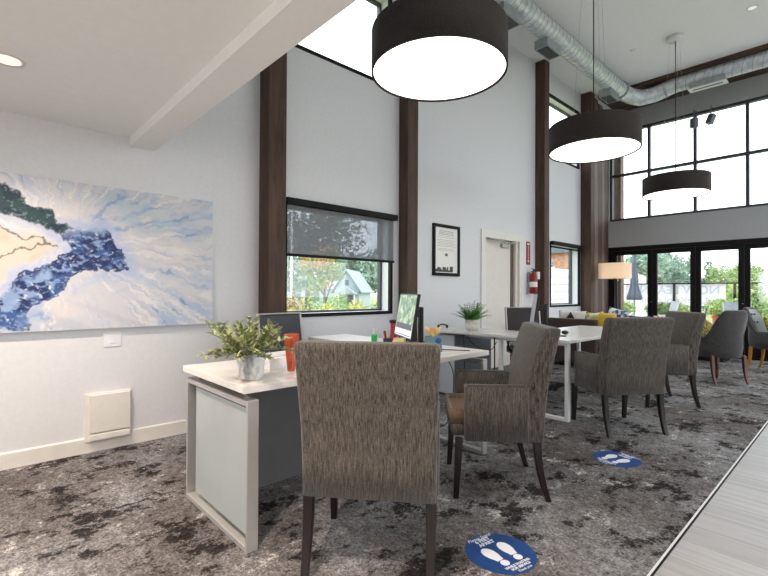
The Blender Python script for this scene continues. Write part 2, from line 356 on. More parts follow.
def window_left(idx, W, mull=()):
    y0, y1, z0, z1 = W; r = sroot(f'window_{idx}', (0, (y0+y1)/2, z0)); cy = (y0+y1)/2; f = MB()
    a, b, h = y0-cy, y1-cy, z1-z0; t = .045
    t = .035; f.box((-.03, a, 0), (.012, a+t, h)); f.box((-.03, b-t, 0), (.012, b, h)); f.box((-.03, a+t, 0), (.012, b-t, t)); f.box((-.03, a+t, h-t), (.012, b-t, h))
    l = MB(); l.box((-.14, a, 0), (-.03, a+t, h)); l.box((-.14, b-t, 0), (-.03, b, h)); l.box((-.14, a+t, 0), (-.03, b-t, t)); l.box((-.14, a+t, h-t), (-.03, b-t, h)); l.build('window_reveal', 'whitemetal', r)
    f.build('window_frame', 'black', r)
    s = MB(); t2 = t+.03
    t2 = t+.022; s.box((-.2, a+t, t), (-.14, a+t2, h-t)); s.box((-.2, b-t2, t), (-.14, b-t, h-t)); s.box((-.2, a+t2, t), (-.14, b-t2, t2)); s.box((-.2, a+t2, h-t2), (-.14, b-t2, h-t))
    s.build('window_sash', 'darkgrey_frame', r)
    box('window_glass', (-.162, a+t2, t2), (-.156, b-t2, h-t2), 'glass', r); return r
for i, W in enumerate((W1, W2, H1, H2), 1): window_left(i, W)

# far wall: upper window grid and folding glass doors
def grid_window(name, x0, x1, z0, z1, xs, zs, y, t):
    r = sroot(name, ((x0+x1)/2, y, z0)); cx = (x0+x1)/2; h = z1-z0; f = MB()
    f.box((x0-cx, 0, 0), (x1-cx, .1, t)); f.box((x0-cx, 0, h-t), (x1-cx, .1, h))
    for x in [x0+t/2, *xs, x1-t/2]: f.box((x-cx-t/2, 0, t), (x-cx+t/2, .1, h-t))
    ed = [x0+t/2, *xs, x1-t/2]
    for z in zs:
        for p, q in zip(ed, ed[1:]): f.box((p-cx+t/2, 0.01, z-z0-t/2), (q-cx-t/2, .09, z-z0+t/2))
    f.build('window_frame', 'darkgrey_frame', r)
    zz = [z0+t/2, *zs, z1-t/2]
    for p, q in zip(ed, ed[1:]):
        for a, b in zip(zz, zz[1:]): box('window_glass', (p-cx+t/2, .045, a-z0+t/2), (q-cx-t/2, .051, b-z0-t/2), 'glass', r)
    return r
grid_window('window_5', .03, 7.2, 2.69, 4.62, [.785, 1.575, 2.362, 3.15, 3.94, 4.73, 5.52, 6.31], [3.67], YF+.04, .05)
dr = sroot('door_2', (0, YF, 0)); f = MB(); f.box((0, 0, 2.05), (7.2, .16, 2.135)); f.box((0, 0, 0), (7.2, .16, .03)); f.box((0, 0, .03), (.09, .16, 2.05)); f.build('door_frame', 'black', dr)
px = [(.09, .85), (.85, 1.585), (1.585, 2.315), (2.315, 3.05), (3.05, 3.785), (3.785, 4.52), (4.52, 5.255), (5.255, 5.99), (5.99, 6.72)]
for i, (a, b) in enumerate(px):
    l = MB(); t = .085; l.box((a+.003, .03, .035), (a+t, .09, 2.045)); l.box((b-t, .03, .035), (b-.003, .09, 2.045)); l.box((a+t, .03, 1.96), (b-t, .09, 2.045)); l.box((a+t, .03, .035), (b-t, .09, .26))
    lf = l.build('door_leaf', 'black', dr); box('door_glass', (a+t, .055, .26), (b-t, .062, 1.96), 'glass', lf)
    if i in (0, 2): MB().lathe([(.012, 0), (.014, .012), (.006, .022)], n=12).build('door_knob', 'chrome', lf); k = kids(lf)[-1]; k.location = (b-.02, .03, .98); k.rotation_euler.x = R(90)

# timber posts against the long wall
def post(x1, y0, y1, z1=ZC, m='timber', x0=0.0, label='', grp='dark timber posts'):
    o = MB().box((x0, y0, 0), (x1, y1, z1)).build('timber_post', m, None, .006, 1); return tag(o, label, 'post', grp)
post(.18, 1.945, 2.125, label='rough dark timber post left of the window with the half-lowered shade')
post(.15, 3.75, 3.93, label='rough dark timber post between the shaded window and the framed notice')
p3 = post(.17, 6.985, 7.15, label='rough dark timber post beside the red fire extinguisher')
post(.20, 8.75, 8.93, label='dark timber post right of the far side window, front of the corner cluster')
post(.125, 8.94, 9.28, label='greyish weathered timber post second in the corner cluster', m='timber_light')
post(.075, 9.29, 9.62, label='dark timber post third in the corner cluster')
post(.035, 9.63, 9.84, label='slim weathered timber post fourth in the corner cluster', m='timber_light')
post(.02, 9.85, 10.09, label='dark timber board at the very corner beside the glass doors')
tag(box('timber_beam', (0.21, 9.05, 4.985), (XR, YF, 5.049), 'timber_h'), 'long dark timber beam under the ceiling above the upper windows', 'beam')
# vertical boards seen on the wall outside the upper window
tag(MB().box((-.02, YF+.3, 0), (.16, YF+.5, 5.4)).build('outdoor_post', 'timber_light', None, .01, 1), 'weathered timber post outside the glass at the corner', 'post')

# side door
d = sroot('door_1', (0, 6.0, 0)); f = MB(); f.box((-.2, -.52, 0), (.018, -.47, 2.02)); f.box((-.2, .47, 0), (.018, .52, 2.02)); f.box((-.2, -.47, 1.97), (.018, .47, 2.02))
f.box((0.001, -.58, 0), (.022, -.52, 2.08)); f.box((0.001, .52, 0), (.022, .565, 2.08)); f.box((0.001, -.52, 2.02), (.022, .52, 2.08)); f.build('door_frame', 'white', d)
box('door_leaf', (-.12, -.465, .01), (-.075, .34, 1.965), 'door_white', d); box('door_edge', (-.12, .345, .01), (-.06, .405, 1.965), 'taupe', d)
box('door_stop', (-.12, .405, 0), (-.02, .47, 1.97), 'door_white', d)
c = MB().box((-.075, .05, 1.86), (-.03, .25, 1.92)).build('door_closer', 'silver', d, .006); MB().tube([(-.03, .12, 1.925), (.03, -.05, 1.945), (.02, -.42, 1.955)], .010).build('closer_arm', 'silver', c)
MB().tube([(-.03, .2, 1.925), (.02, .30, 1.945)], .010).build('closer_arm', 'silver', c)

# ------------------------------------------------------------------ high-level services
def spiral_duct(name, pts, r, label, m='duct'):
    o = MB().tube(pts, r, 28).build(name, m); tag(o, label, 'duct', 'spiral air ducts'); return o
YD = 9.25
duct = thing('air_duct', 'round galvanised spiral air duct hung under the high ceiling', 'duct')
MB().tube([(.75, 1.06, 4.85), (.75, 4, 4.85), (.75, 8.55, 4.85), (.77, 8.8, 4.845), (.83, 8.98, 4.82), (.95, 9.12, 4.79), (1.15, 9.22, 4.82), (1.5, YD, 4.9), (3.5, YD, 4.9), (XR, YD, 4.9)], [.135]*3+[.137]*2+[.14]*2+[.135]*3, 28).build('duct_pipe', 'duct', duct)
sm = MB()
k = 0
y = 1.2
while y < 8.5:
    n = 28; rings = []
    for off, rr in ((-.006, .134), (0, .1405), (.006, .134)):
        rings.append([(.75+rr*math.cos(2*math.pi*i/n), y+off+.035*math.sin(2*math.pi*i/n), 4.85+rr*math.sin(2*math.pi*i/n)) for i in range(n)])
    sm.loft(rings, caps=False); y += .11
sm.build('duct_seams', 'duct_box', duct); sm = MB()
x = 1.55
while x < XR:
    rings = []
    for off, rr in ((-.006, .134), (0, .1405), (.006, .134)):
        rings.append([(x+off+.035*math.sin(2*math.pi*i/n), YD+rr*math.cos(2*math.pi*i/n), 4.9+rr*math.sin(2*math.pi*i/n)) for i in range(n)])
    sm.loft(rings, caps=False); x += .13
so = sm.build('duct_seams', 'duct_box', duct)
for q in [((.77, 8.62, 4.85), (.77, 8.66, 4.85), .15), ((1.3, 9.235, 4.85), (1.34, 9.24, 4.86), .14)]: MB().tube([q[0], q[1]], q[2], 28).build('duct_collar', 'duct_box', duct)
for y in (3.2, 5.6, 8.0):
    MB().tube([(.75, y, 4.98), (.75, y, ZC)], .005, 6).build('hanger_rod', 'silver', duct)
for x in (2.6, 4.6): MB().tube([(x, YD, 5.02), (x, YD, 4.99)], .005, 6).build('hanger_rod', 'silver', duct)
def register(y, l=.42):
    b_ = MB().box((.60, y, 4.60), (.80, y+l, 4.73)).build('air_register', 'duct_box', duct, .004, 1)
    box('register_grille', (.625, y+.03, 4.596), (.775, y+l-.03, 4.604), 'grille', b_)
register(4.75); register(5.85); register(8.1, .40)
b_ = MB().box((1.72, YD-.13, 4.70), (2.22, YD+.02, 4.80)).build('slot_diffuser', 'duct_box', duct, .003, 1); box('slot_frame', (1.70, YD-.15, 4.685), (2.24, YD+.04, 4.70), 'whitemetal', b_); box('slot_opening', (1.76, YD-.09, 4.682), (2.18, YD-.05, 4.6855), 'grille', b_)

# pendants
def pendant():
    r = thing('pendant_light', '', 'pendant light', (0,0,0), 0, 'large drum pendant lights in a row'); Rr, H = .44, .265
    MB().lathe([(Rr, 0), (Rr, H), (Rr-.012, H), (Rr-.012, 0), (Rr, 0)], n=72, caps=False).build('drum_shade', 'felt', r)
    me = kids(r)[0]
    MB().lathe([(Rr-.0125, .012), (Rr-.0125, .018)], n=72).build('diffuser', 'diffuser', r)
    MB().lathe([(Rr-.013, H-.012), (Rr-.013, H-.004)], n=48).build('shade_lid', 'felt', r)
    top = ZC-2.62
    MB().tube([(0, 0, H-.01), (0, 0, 2.47)], .006, 8).build('power_cable', 'blackplastic', r)
    for a in (90, 210, 330):
        MB().tube([(.07*math.cos(R(a)), .07*math.sin(R(a)), 2.47), (.20*math.cos(R(a)), .20*math.sin(R(a)), H-.006)], .0015, 5).build('suspension_wire', 'silver', r)
    MB().lathe([(.02, 2.395), (.105, 2.40), (.115, 2.41), (.115, 2.46)], n=32).build('ceiling_canopy', 'whitemetal', r)
    return r
pn = pendant()
# canopy reaches the ceiling: cable length trimmed per lamp by lamp height
plabels = ['largest and nearest brown drum pendant light cut off by the top edge', 'middle brown drum pendant light in front of the corner posts', 'farthest and smallest brown drum pendant light with its ceiling canopy in view']
for i, (x, y, z) in enumerate([(1.888, 2.244, 2.591), (1.865, 4.756, 2.63), (1.839, 7.813, 2.646)]):
    o = pn
    if i: o = dup(pn, (x, y, z), 0, '')
    else: pn.location = (x, y, z)
    o.location = (x, y, z); o['label'] = plabels[i]; dz = ZC-z
    for ch in kids(o):
        if ch.name.startswith('ceiling_canopy'): ch.location.z = dz-2.46
        if ch.name.startswith(('power_cable', 'suspension_wire')): ch.scale.z = (dz-.02)/2.47 if ch.name.startswith('power') else 1; 
        if ch.name.startswith('suspension_wire'): ch.scale.z = 1; ch.location.z = 0
bpy.context.view_layer.update()
for o in bpy.data.objects:     # wires stop inside the canopy whatever the drop
    if o.name.startswith(('power_cable', 'suspension_wire')) and o.parent:
        z = o.parent.location.z; s = (ZC-.03-z-.25)/(2.47-.25); o.scale.z = s; o.location.z = .255*(1-s)

def downlight(x, y, z, rr, watts, lens, label, grp, col=(1, .83, .69), ang=140):
    r = thing('recessed_downlight', label, 'ceiling light', (x, y, z), 0, grp)
    MB().lathe([(rr, -.001), (rr+.018, -.006), (rr+.02, -.001)], n=28, caps=False).build('trim_ring', 'whitemetal', r)
    MB().lathe([(rr*.1, -.003), (rr, -.003)], n=28, caps=False).build('lens', lens, r)
    ld = bpy.data.lights.new('downlight_glow', 'SPOT'); ld.energy = watts; ld.color = col; ld.spot_size = R(ang); ld.spot_blend = 1; ld.shadow_soft_size = rr
    lo = bpy.data.objects.new('downlight_glow', ld); C.objects.link(lo); lo.parent = r; lo.location.z = -.02
    return r
names = ['warm recessed downlight in the low ceiling at the left edge', 'added unseen downlight in the low ceiling above the chair by the cabinet', 'added unseen downlight in the low ceiling above the planks']
k = 0
for x in (.86, 2.7, 4.5, 6.4):
    for y in (.13, -1.7, -3.4):
        lab = 'warm glowing recessed downlight in the low ceiling over the painting' if (x, y) == (.86, .13) else 'added unseen warm recessed low-ceiling downlight, %s, %s' % ({.86: 'by the left wall', 2.7: 'second line from the left wall', 4.5: 'over the planks', 6.4: 'by the right wall'}[x], {.13: 'nearest the beam', -1.7: 'middle of its line', -3.4: 'nearest the back wall'}[y])
        downlight(x, y, ZL, .055, DOWNLIGHT_LOW_W, 'lens', lab, 'downlights of the low ceiling')  # all but the one over the painting are unseen, added for room light
for x in (2.75, 4.4, 6.2):
    for y in (2.6, 5.2, 7.78):
        lab = 'small round downlight in the high ceiling at the upper right corner' if (x, y) == (2.75, 7.78) else 'added unseen downlight in the high ceiling, %s, %s' % ({2.75: 'line nearest the pendants', 4.4: 'middle line', 6.2: 'line by the right wall'}[x], {2.6: 'nearest the loft wall', 5.2: 'halfway along', 7.78: 'nearest the far windows'}[y])
        downlight(x, y, ZC, .045, DOWNLIGHT_HIGH_W, 'lens_cool', lab, 'high ceiling downlights', (1, .95, .88), 120)  # only the upper right corner one is in view; the rest are added fill
tag(MB().lathe([(.045, -.012), (.04, -.02), (.01, -.03)], (1.27, 7.75, ZC), 20).build('smoke_detector', 'whitemetal'), 'tiny white round detector on the high ceiling between duct and pendant canopy', 'detector').location.z = 0.012

# track-mounted speakers at the upper window
for i, (x, z, rz, tilt, lab) in enumerate([(1.60, 4.37, 60, 0, 'small grey wall speaker seen edge-on beside the upper window mullion'), (1.86, 4.37, -25, 18, 'small grey speaker tilted down in front of the upper window pane')]):
    s = thing('wall_speaker', lab, 'speaker', (x, 9.98, z), 0, 'speakers by the upper window')
    o = MB().box((-.05, -.05, -.09), (.05, .05, .09)).build('speaker_box', 'cab_dark', s, .01); o.rotation_euler = (R(-tilt), R(10 if i else 0), R(rz))
    MB().tube([(0, 0, .08), (0, 0, .25), (0, .12, .25)], .008, 8).build('bracket', 'cab_dark', s)

# ------------------------------------------------------------------ blinds
def blind(y0, y1, ztop, zbot, label):
    r = thing('roller_blind', label, 'blind', (0, (y0+y1)/2, ztop), 0, 'roller blinds of the side windows'); a = (y1-y0)/2
    MB().box((.013, -a, -.045), (.085, a, .02)).build('cassette', 'black', r, .008)
    if zbot < ztop-.1:
        box('screen_fabric', (.035, -a+.03, zbot-ztop), (.0365, a-.03, -.045), 'screen', r)
    MB().box((.028, -a+.02, zbot-ztop-.028), (.045, a-.02, zbot-ztop)).build('bottom_bar', 'black', r, .003)
    return r
blind(2.19, 3.66, 2.035, 1.525, 'black roller blind half lowered over the window with the house view')
blind(7.48, 8.74, 2.05, 1.985, 'black roller blind fully raised at the far side window')

# ------------------------------------------------------------------ painting (colour painted on a fine grid)
TEAL = [(-.4,1.95),(.057,1.874),(.139,1.852),(.224,1.801),(.299,1.727),(.422,1.715),(.463,1.631),(.545,1.6),(.455,1.542),(.315,1.596),(.226,1.633),(.141,1.65),(.059,1.658),(-.4,1.7)]
BLUE = [(.439,1.546),(.553,1.591),(.727,1.587),(.773,1.539),(.84,1.417),(.879,1.311),(.694,1.294),(.59,1.311),(.507,1.258),(.499,1.178),(.451,1.109),(.32,1.062),(.283,1.006),(.307,.892),(-.3,.90),(-.3,1.05),(.065,1.066),(.146,1.12),(.23,1.25),(.333,1.301),(.441,1.374),(.521,1.448)]
CREAM = [(-.6,1.6),(.142,1.559),(.286,1.545),(.424,1.5),(.464,1.47),(.425,1.392),(.303,1.328),(.201,1.277),(.146,1.156),(.064,1.12),(-.6,1.1)]
VEINS = [[(-.2,1.33),(.144,1.367),(.2,1.398),(.228,1.437),(.317,1.434),(.377,1.463),(.448,1.443)], [(-.2,1.6),(.142,1.559),(.213,1.538),(.271,1.497),(.346,1.503),(.409,1.454)]]
RIVERS = [[(.545,1.6),(.66,1.67),(.75,1.78),(.86,1.88)], [(.60,1.59),(.80,1.60),(.98,1.66),(1.15,1.72),(1.30,1.76)], [(.69,1.66),(.86,1.70),(1.02,1.79)], [(.28,.95),(.36,1.0),(.43,.9)]]
def smst(a, b, x): t_ = np.clip((x-a)/(b-a), 0, 1); return t_*t_*(3-2*t_)
def segdist(P, Q, pts, closed):
    n = len(pts); d = np.full(P.shape, 9.); rng_ = range(n if closed else n-1)
    for i in rng_:
        a = pts[i]; b = pts[(i+1) % n]; dx, dy = b[0]-a[0], b[1]-a[1]
        t_ = np.clip(((P-a[0])*dx+(Q-a[1])*dy)/(dx*dx+dy*dy), 0, 1); d = np.minimum(d, np.hypot(P-a[0]-t_*dx, Q-a[1]-t_*dy))
    return d
def inside(P, Q, pts):
    ins = np.zeros(P.shape, bool); n = len(pts)
    for i in range(n):
        x1, y1 = pts[i]; x2, y2 = pts[(i+1) % n]
        if y1 == y2: continue
        c_ = ((y1 > Q) != (y2 > Q)) & (P < (x2-x1)*(Q-y1)/(y2-y1)+x1); ins ^= c_
    return ins
def vnoise(P, Q, s, seed):
    rs = np.random.RandomState(seed); g = rs.rand(256, 256); x = P*s+50; y = Q*s+50
    xi = np.floor(x).astype(int); yi = np.floor(y).astype(int); fx = x-xi; fy = y-yi; fx = fx*fx*(3-2*fx); fy = fy*fy*(3-2*fy)
    G = lambda i, j: g[i % 256, j % 256]
    return (G(xi,yi)*(1-fx)+G(xi+1,yi)*fx)*(1-fy)+(G(xi,yi+1)*(1-fx)+G(xi+1,yi+1)*fx)*fy
def fbm(P, Q, s, seed, o=5):
    r_ = 0; a = .5
    for k_ in range(o): r_ = r_+a*vnoise(P, Q, s*2**k_, seed+k_); a *= .5
    return r_/(1-.5**o)
PY0, PY1, PZ0, PZ1 = -1.0, 1.505, .884, 1.914
NY, NZ = 620, 260
yy, zz = np.meshgrid(np.linspace(PY0, PY1, NY), np.linspace(PZ0, PZ1, NZ))
wy = yy+.045*(fbm(yy, zz, 9, 1)-.5)+.05*(fbm(yy, zz, 30, 5, 4)-.5); wz = zz+.045*(fbm(yy, zz, 9, 11)-.5)+.05*(fbm(yy, zz, 30, 15, 4)-.5)
def col3(r_, g_, b_): return np.array(srgb(r_, g_, b_)[:3])
img = np.ones((*yy.shape, 3))*col3(208,208,214)
diag = fbm(yy*.9+zz*1.0, (zz-yy*.55)*4.0, 3.2, 21); L = lambda c_, w_: img*(1-w_[..., None])+c_*w_[..., None]
img = L(col3(176,196,220), smst(.52, .75, diag)*.75)
img = L(col3(190,192,200), smst(.55, .8, fbm(yy*.8+zz, (zz+yy*.4)*5, 3, 31))*.6)
img = L(col3(220,214,212), smst(.50, .7, fbm(yy, zz*1.6, 3.1, 41))*.8)
# radiating strokes from the bay
ang = np.arctan2(wz-1.35, wy-.55); rad = np.hypot(wy-.55, wz-1.35)
img = L(col3(160,182,214), smst(.62, .78, fbm(ang*3, rad*.8, 5, 51))*smst(.15, .5, rad)*(yy > .5)*.6)
th_ = np.arctan2(yy*0+wz-1.50, wy-.45); st1 = fbm(th_*7, rad*.9+th_*2, 4, 161, 5); st2 = fbm(th_*16, rad*2.2, 3, 171, 4); msk = smst(.30, .75, rad)
img = L(col3(166,184,210), smst(.52, .66, st1)*msk*.7); img = L(col3(188,196,208), smst(.55, .68, st2)*msk*.7); img = L(col3(112,146,190), smst(.66, .74, st2*.5+st1*.5)*msk*.8)
img = L(col3(232,228,226), smst(.56, .72, fbm(th_*9+3, rad*1.4, 3, 181, 4))*.7)
def blob(pts, soft=.03):
    d_ = segdist(wy, wz, pts, True); ins = inside(wy, wz, pts); return np.where(ins, smst(-soft*.3, soft, d_), 0), d_, ins
hal = segdist(wy, wz, BLUE, True); img = L(col3(150,176,220), (1-smst(0, .12, hal))*.55*smst(.35, .6, fbm(yy, zz, 9, 61)))
wC, dC, iC = blob(CREAM, .05); img = L(col3(212,202,190), wC)
img = L(col3(196,180,146), wC*smst(.55, .75, fbm(yy, zz, 6, 71))*.6)
wB, dB, iB = blob(BLUE, .02); nb = fbm(yy, zz, 16, 81)
img = L(col3(128,156,198), wB*.9); img = L(col3(58,92,150), wB*smst(.42, .56, fbm(yy, zz, 11, 83))); img = L(col3(22,44,96), wB*smst(.47, .60, nb+.12*smst(.4, .7, yy))); img = L(col3(140,150,196), wB*smst(.55, .72, fbm(yy, zz, 8, 95))*.8*smst(.06, .12, dB))
img = L(col3(20,40,88), np.where(iB, 1-smst(.0, .045, dB), 0)*smst(.35, .5, fbm(yy, zz, 20, 99))*.9*(wy > .2))
img = L(col3(150,176,216), wB*smst(.54, .70, fbm(yy*.7+zz, zz-yy*.5, 45, 101, 4))*.7); img = L(col3(226,232,242), wB*smst(.68, .76, fbm(yy+zz*.6, zz-yy*.4, 38, 103, 4))*.7)
wT, dT, iT = blob(TEAL, .015); img = L(col3(20,46,66), wT); img = L(col3(40,72,72), wT*smst(.45, .6, fbm(yy, zz, 14, 111))*.8)
img = L(col3(110,146,146), wT*smst(.60, .72, fbm(yy, zz, 60, 121, 4))*.7); img = L(col3(170,176,214), (1-smst(0, .07, dT))*(~iT)*.5*(zz < 1.66))
for v_ in VEINS: img = L(col3(96,96,70), (1-smst(.002, .010, segdist(wy, wz, v_, False)))*.85)
for v_ in RIVERS: img = L(col3(116,150,196), (1-smst(.002, .022, segdist(wy, wz, v_, False)))*.65*smst(.3, .55, fbm(yy, zz, 16, 141))); img = L(col3(150,178,214), (1-smst(.0, .08, segdist(wy, wz, v_, False)))*.4*smst(.4, .6, fbm(yy, zz, 10, 151)))
img = L(col3(176,206,214), (1-smst(.02, .14, segdist(wy, wz, [(.8,1.74),(1.1,1.70)], False)))*.5*smst(.4, .6, fbm(yy, zz, 12, 131)))
pt = thing('canvas_painting', 'wide unframed abstract canvas in white and deep blue on the left wall', 'painting', (0, (PY0+PY1)/2, PZ0))
cyp = (PY0+PY1)/2
box('canvas_body', (.004, PY0-cyp, 0), (.036, PY1-cyp, PZ1-PZ0), 'whitecloth', pt)
me = bpy.data.meshes.new('painted_face')
vv = np.stack([np.full(yy.size, .0372), yy.ravel()-cyp, zz.ravel()-PZ0], 1)
ii = np.arange(NY*NZ).reshape(NZ, NY); q_ = np.stack([ii[:-1, :-1], ii[:-1, 1:], ii[1:, 1:], ii[1:, :-1]], -1).reshape(-1, 4)
me.from_pydata(vv.tolist(), [], q_.tolist()); ca = me.color_attributes.new('paint', 'FLOAT_COLOR', 'POINT')
ca.data.foreach_set('color', np.concatenate([img.reshape(-1, 3), np.ones((yy.size, 1))], 1).astype(np.float32).ravel())
mp_ = mat('painted_canvas', (1,1,1), .5); t, b = nt(mp_); an = t.nodes.new('ShaderNodeAttribute'); an.attribute_name = 'paint'; t.links.new(an.outputs['Color'], b.inputs['Base Color'])
me.materials.append(mp_); o = bpy.data.objects.new('painted_face', me); C.objects.link(o); o.parent = pt

# ------------------------------------------------------------------ things on the long wall
wp = thing('wall_vent_cover', 'white square vent cover low on the wall beneath the painting', 'vent', (0, .765, .085))
MB().box((0, -.155, -.01), (.02, .14, .335)).build('back_plate', 'white', wp, .004); MB().box((.02, -.13, .055), (.045, .13, .325)).build('cover_panel', 'white', wp, .004); MB().box((.02, -.13, 0), (.05, .13, .045)).build('bottom_lip', 'white', wp, .006)
sp = thing('light_switch_plate', 'small white switch plate just under the painting', 'switch', (0, .78, .80)); MB().box((0, -.058, -.055), (.008, .058, .055)).build('plate', 'lightplastic', sp, .003); MB().box((.008, -.02, -.03), (.012, .02, .03)).build('rocker', 'lightplastic', sp, .001)
fr = thing('framed_notice', 'tall black-framed printed notice between the timber post and the door', 'framed notice', (0, 4.63, 1.375)); a, h = .275, .675
f = MB(); f.box((0.001, -a, 0), (.03, -a+.04, h)); f.box((0.001, a-.04, 0), (.03, a, h)); f.box((0.001, -a+.04, 0), (.03, a-.04, .04)); f.box((0.001, -a+.04, h-.04), (.03, a-.04, h)); f.build('frame', 'black', fr, .003)
box('paper', (.006, -a+.04, .04), (.012, a-.04, h-.04), 'offwhite', fr)
M['grey_ink'] = mat('grey_ink', srgb(120,112,114), .8); rl = MB(); rr2 = random.Random(8); z = h-.09
for k in range(16):
    if k in (5, 10): z -= .012; rl.build('printed_lines', M['grey_ink'], fr); rl = MB()
    wdt = (.17 if k < 3 else .19)*rr2.uniform(.8, 1); hh = .007 if k < 3 else .0035
    if z < .33: break
    y = -wdt
    while y < wdt:
        l = rr2.uniform(.012, .045); rl.box((.012, y, z), (.0125, min(y+l, wdt), z+hh)); y += l+.008
    z -= .0205
rl.build('printed_lines', M['grey_ink'], fr)
lg = MB(); lg.prism([(-.028, .262), (.028, .262), (.028, .285), (0, .305), (-.028, .285)], 0, .012, .0126); lg.build('house_symbol', mat('ink_grey', srgb(110,110,112), .8), fr)
sk = MB(); y = -.22
for k in range(13):
    w_ = rr2.uniform(.02, .045); sk.box((.012, y, .05), (.0126, min(y+w_, .235), .075+rr2.random()*.055)); y += w_*.86
sk.build('skyline_print', mat('skyline_ink', srgb(86,86,88), .8), fr)
sg = thing('extinguisher_sign', 'narrow red vertical sign above the wall extinguisher', 'sign', (0, 6.755, 1.62)); MB().box((.001, -.06, 0), (.008, .06, .38)).build('sign_plate', 'signred', sg, .001)
rotv = ROT_X0 @ Matrix.Rotation(R(90), 3, 'Z')
text_mesh('sign_text', 'FIRE EXTINGUISHER', .034, 'offwhite', sg, (.0088, 0, .20), rotv, sx=.72, bold=.0006)
MB().prism([(-.03, .075), (.03, .075), (0, .03)], 0, .008, .0092).build('arrow', 'offwhite', sg); MB().prism([(-.035, .325), (.035, .325), (.035, .355), (-.035, .355)], 0, .008, .0092).build('flame_symbol', 'offwhite', sg)
ex = thing('fire_extinguisher', 'red fire extinguisher hanging on the wall beside the timber post', 'fire extinguisher', (.095, 6.76, 1.14))
MB().lathe([(.02, 0), (.056, .004), (.062, .02), (.062, .27), (.048, .32), (.022, .345), (.022, .36)], n=24).build('cylinder', 'red', ex)
MB().lathe([(.0625, .11), (.0632, .115), (.0632, .19), (.0625, .195)], n=24, caps=False).build('label_band', 'offwhite', ex)
MB().box((-.015, -.05, .36), (.015, .03, .375)).box((-.012, -.06, .40), (.012, .03, .41)).box((-.01, .0, .36), (.01, .03, .41)).build('valve_handle', 'blackplastic', ex, .002)
MB().tube([(0, .03, .38), (.02, .09, .36), (.03, .10, .26), (.03, .095, .14)], .011, 8).build('hose', 'blackplastic', ex); MB().box((.03, .03, .24), (.06, .10, .36)).build('inspection_tag', 'offwhite', ex); MB().box((-.085, -.03, .1), (-.06, .03, .36)).build('wall_bracket', 'silver', ex)

# ------------------------------------------------------------------ desks
def loop_frame(mb, x0, x1, y0, y1, ztop, lw=.028, h=.05):   # rectangular end frame: legs with floor and top rail
    mb.box((x0, y0, 0), (x0+lw, y1, ztop)); mb.box((x1-lw, y0, 0), (x1, y1, ztop)); mb.box((x0+lw, y0, 0), (x1-lw, y1, h)); mb.box((x0+lw, y0, ztop-h), (x1-lw, y1, ztop)); return mb
dk1 = thing('office_desk', 'L-shaped desk nearest the camera with frosted grey end panel', 'desk', (1.59, .89, 0), 0, 'L-shaped office desks'); O = Vector((1.59, .89, 0))
def B(name, a, b, m, p, off, bev=.002): return MB().box(Vector(a)-off, Vector(b)-off).build(name, m, p, bev, 1)
def top_poly(name, pts, z0, z1, m, p, off): return MB().prism([(x-off.x, y-off.y) for x, y in pts], 2, z0, z1).build(name, m, p, .003, 2)
top_poly('desktop', [(1.178, .885), (1.94, .885), (1.94, 2.755), (.27, 2.755), (.27, 2.31), (1.178, 2.31)], .706, .74, 'laminate', dk1, O)
mb = MB(); loop_frame(mb, -.405, .343, .015, .072, .672, lw=.013, h=.028); mb.build('end_frame', 'silver', dk1, .003, 1)
B('frosted_panel', (1.275, .925, .06), (1.885, .937, .63), 'frost', dk1, O, .001)
for x in (1.30, 1.84): B('standoff', (x, .93, .672), (x+.015, .95, .706), 'chrome', dk1, O, 0)
mb = MB(); loop_frame(mb, -.36, .345, 1.80, 1.85, .68, h=.028, lw=.02); mb.build('end_frame', 'silver', dk1, .003, 1)
B('modesty_panel', (1.40, 1.0, .03), (1.42, 2.6, .70), 'modesty', dk1, O)
B('under_rail', (1.45, .99, .62), (1.49, 2.69, .68), 'silver', dk1, O); B('return_leg', (.29, 2.34, 0), (.33, 2.38, .706), 'silver', dk1, O); B('return_leg', (.29, 2.69, 0), (.33, 2.73, .706), 'silver', dk1, O)
dk2 = thing('office_desk', 'white L-shaped desk farther from the camera with open white legs', 'desk', (1.65, 3.88, 0), 0, 'L-shaped office desks'); O2 = Vector((1.65, 3.88, 0))
top_poly('desktop', [(.34, 3.86), (2.02, 3.86), (2.02, 5.80), (1.28, 5.80), (1.28, 4.42), (.34, 4.42)], .71, .74, 'laminate2', dk2, O2)
for y in (.05, 1.85): mb = MB(); loop_frame(mb, -.39, .33, y, y+.045, .71, h=.03, lw=.035); mb.build('end_frame', 'whitemetal', dk2, .003, 1)
B('under_rail', (1.70, 3.98, .65), (1.74, 5.73, .71), 'whitemetal', dk2, O2); B('under_rail', (.72, 4.1, .66), (1.66, 4.14, .71), 'whitemetal', dk2, O2)
cb = thing('file_cabinet', 'pale grey steel pedestal cabinet under the far desk', 'cabinet', (.52, 4.35, 0)); MB().box((-.17, -.40, 0.02), (.16, .0, .68)).build('cabinet_side', 'cab_light', cb, .004, 1)
MB().box((.161, -.395, .02), (.176, .30, .68)).build('drawer_front', 'cab_dark', cb, .003, 1); MB().box((-.17, .001, .02), (.16, .30, .68)).build('cabinet_body', 'cab_light', cb, .003, 1); MB().box((-.15, -.38, 0), (.14, .28, .02)).build('plinth', 'blackplastic', cb)
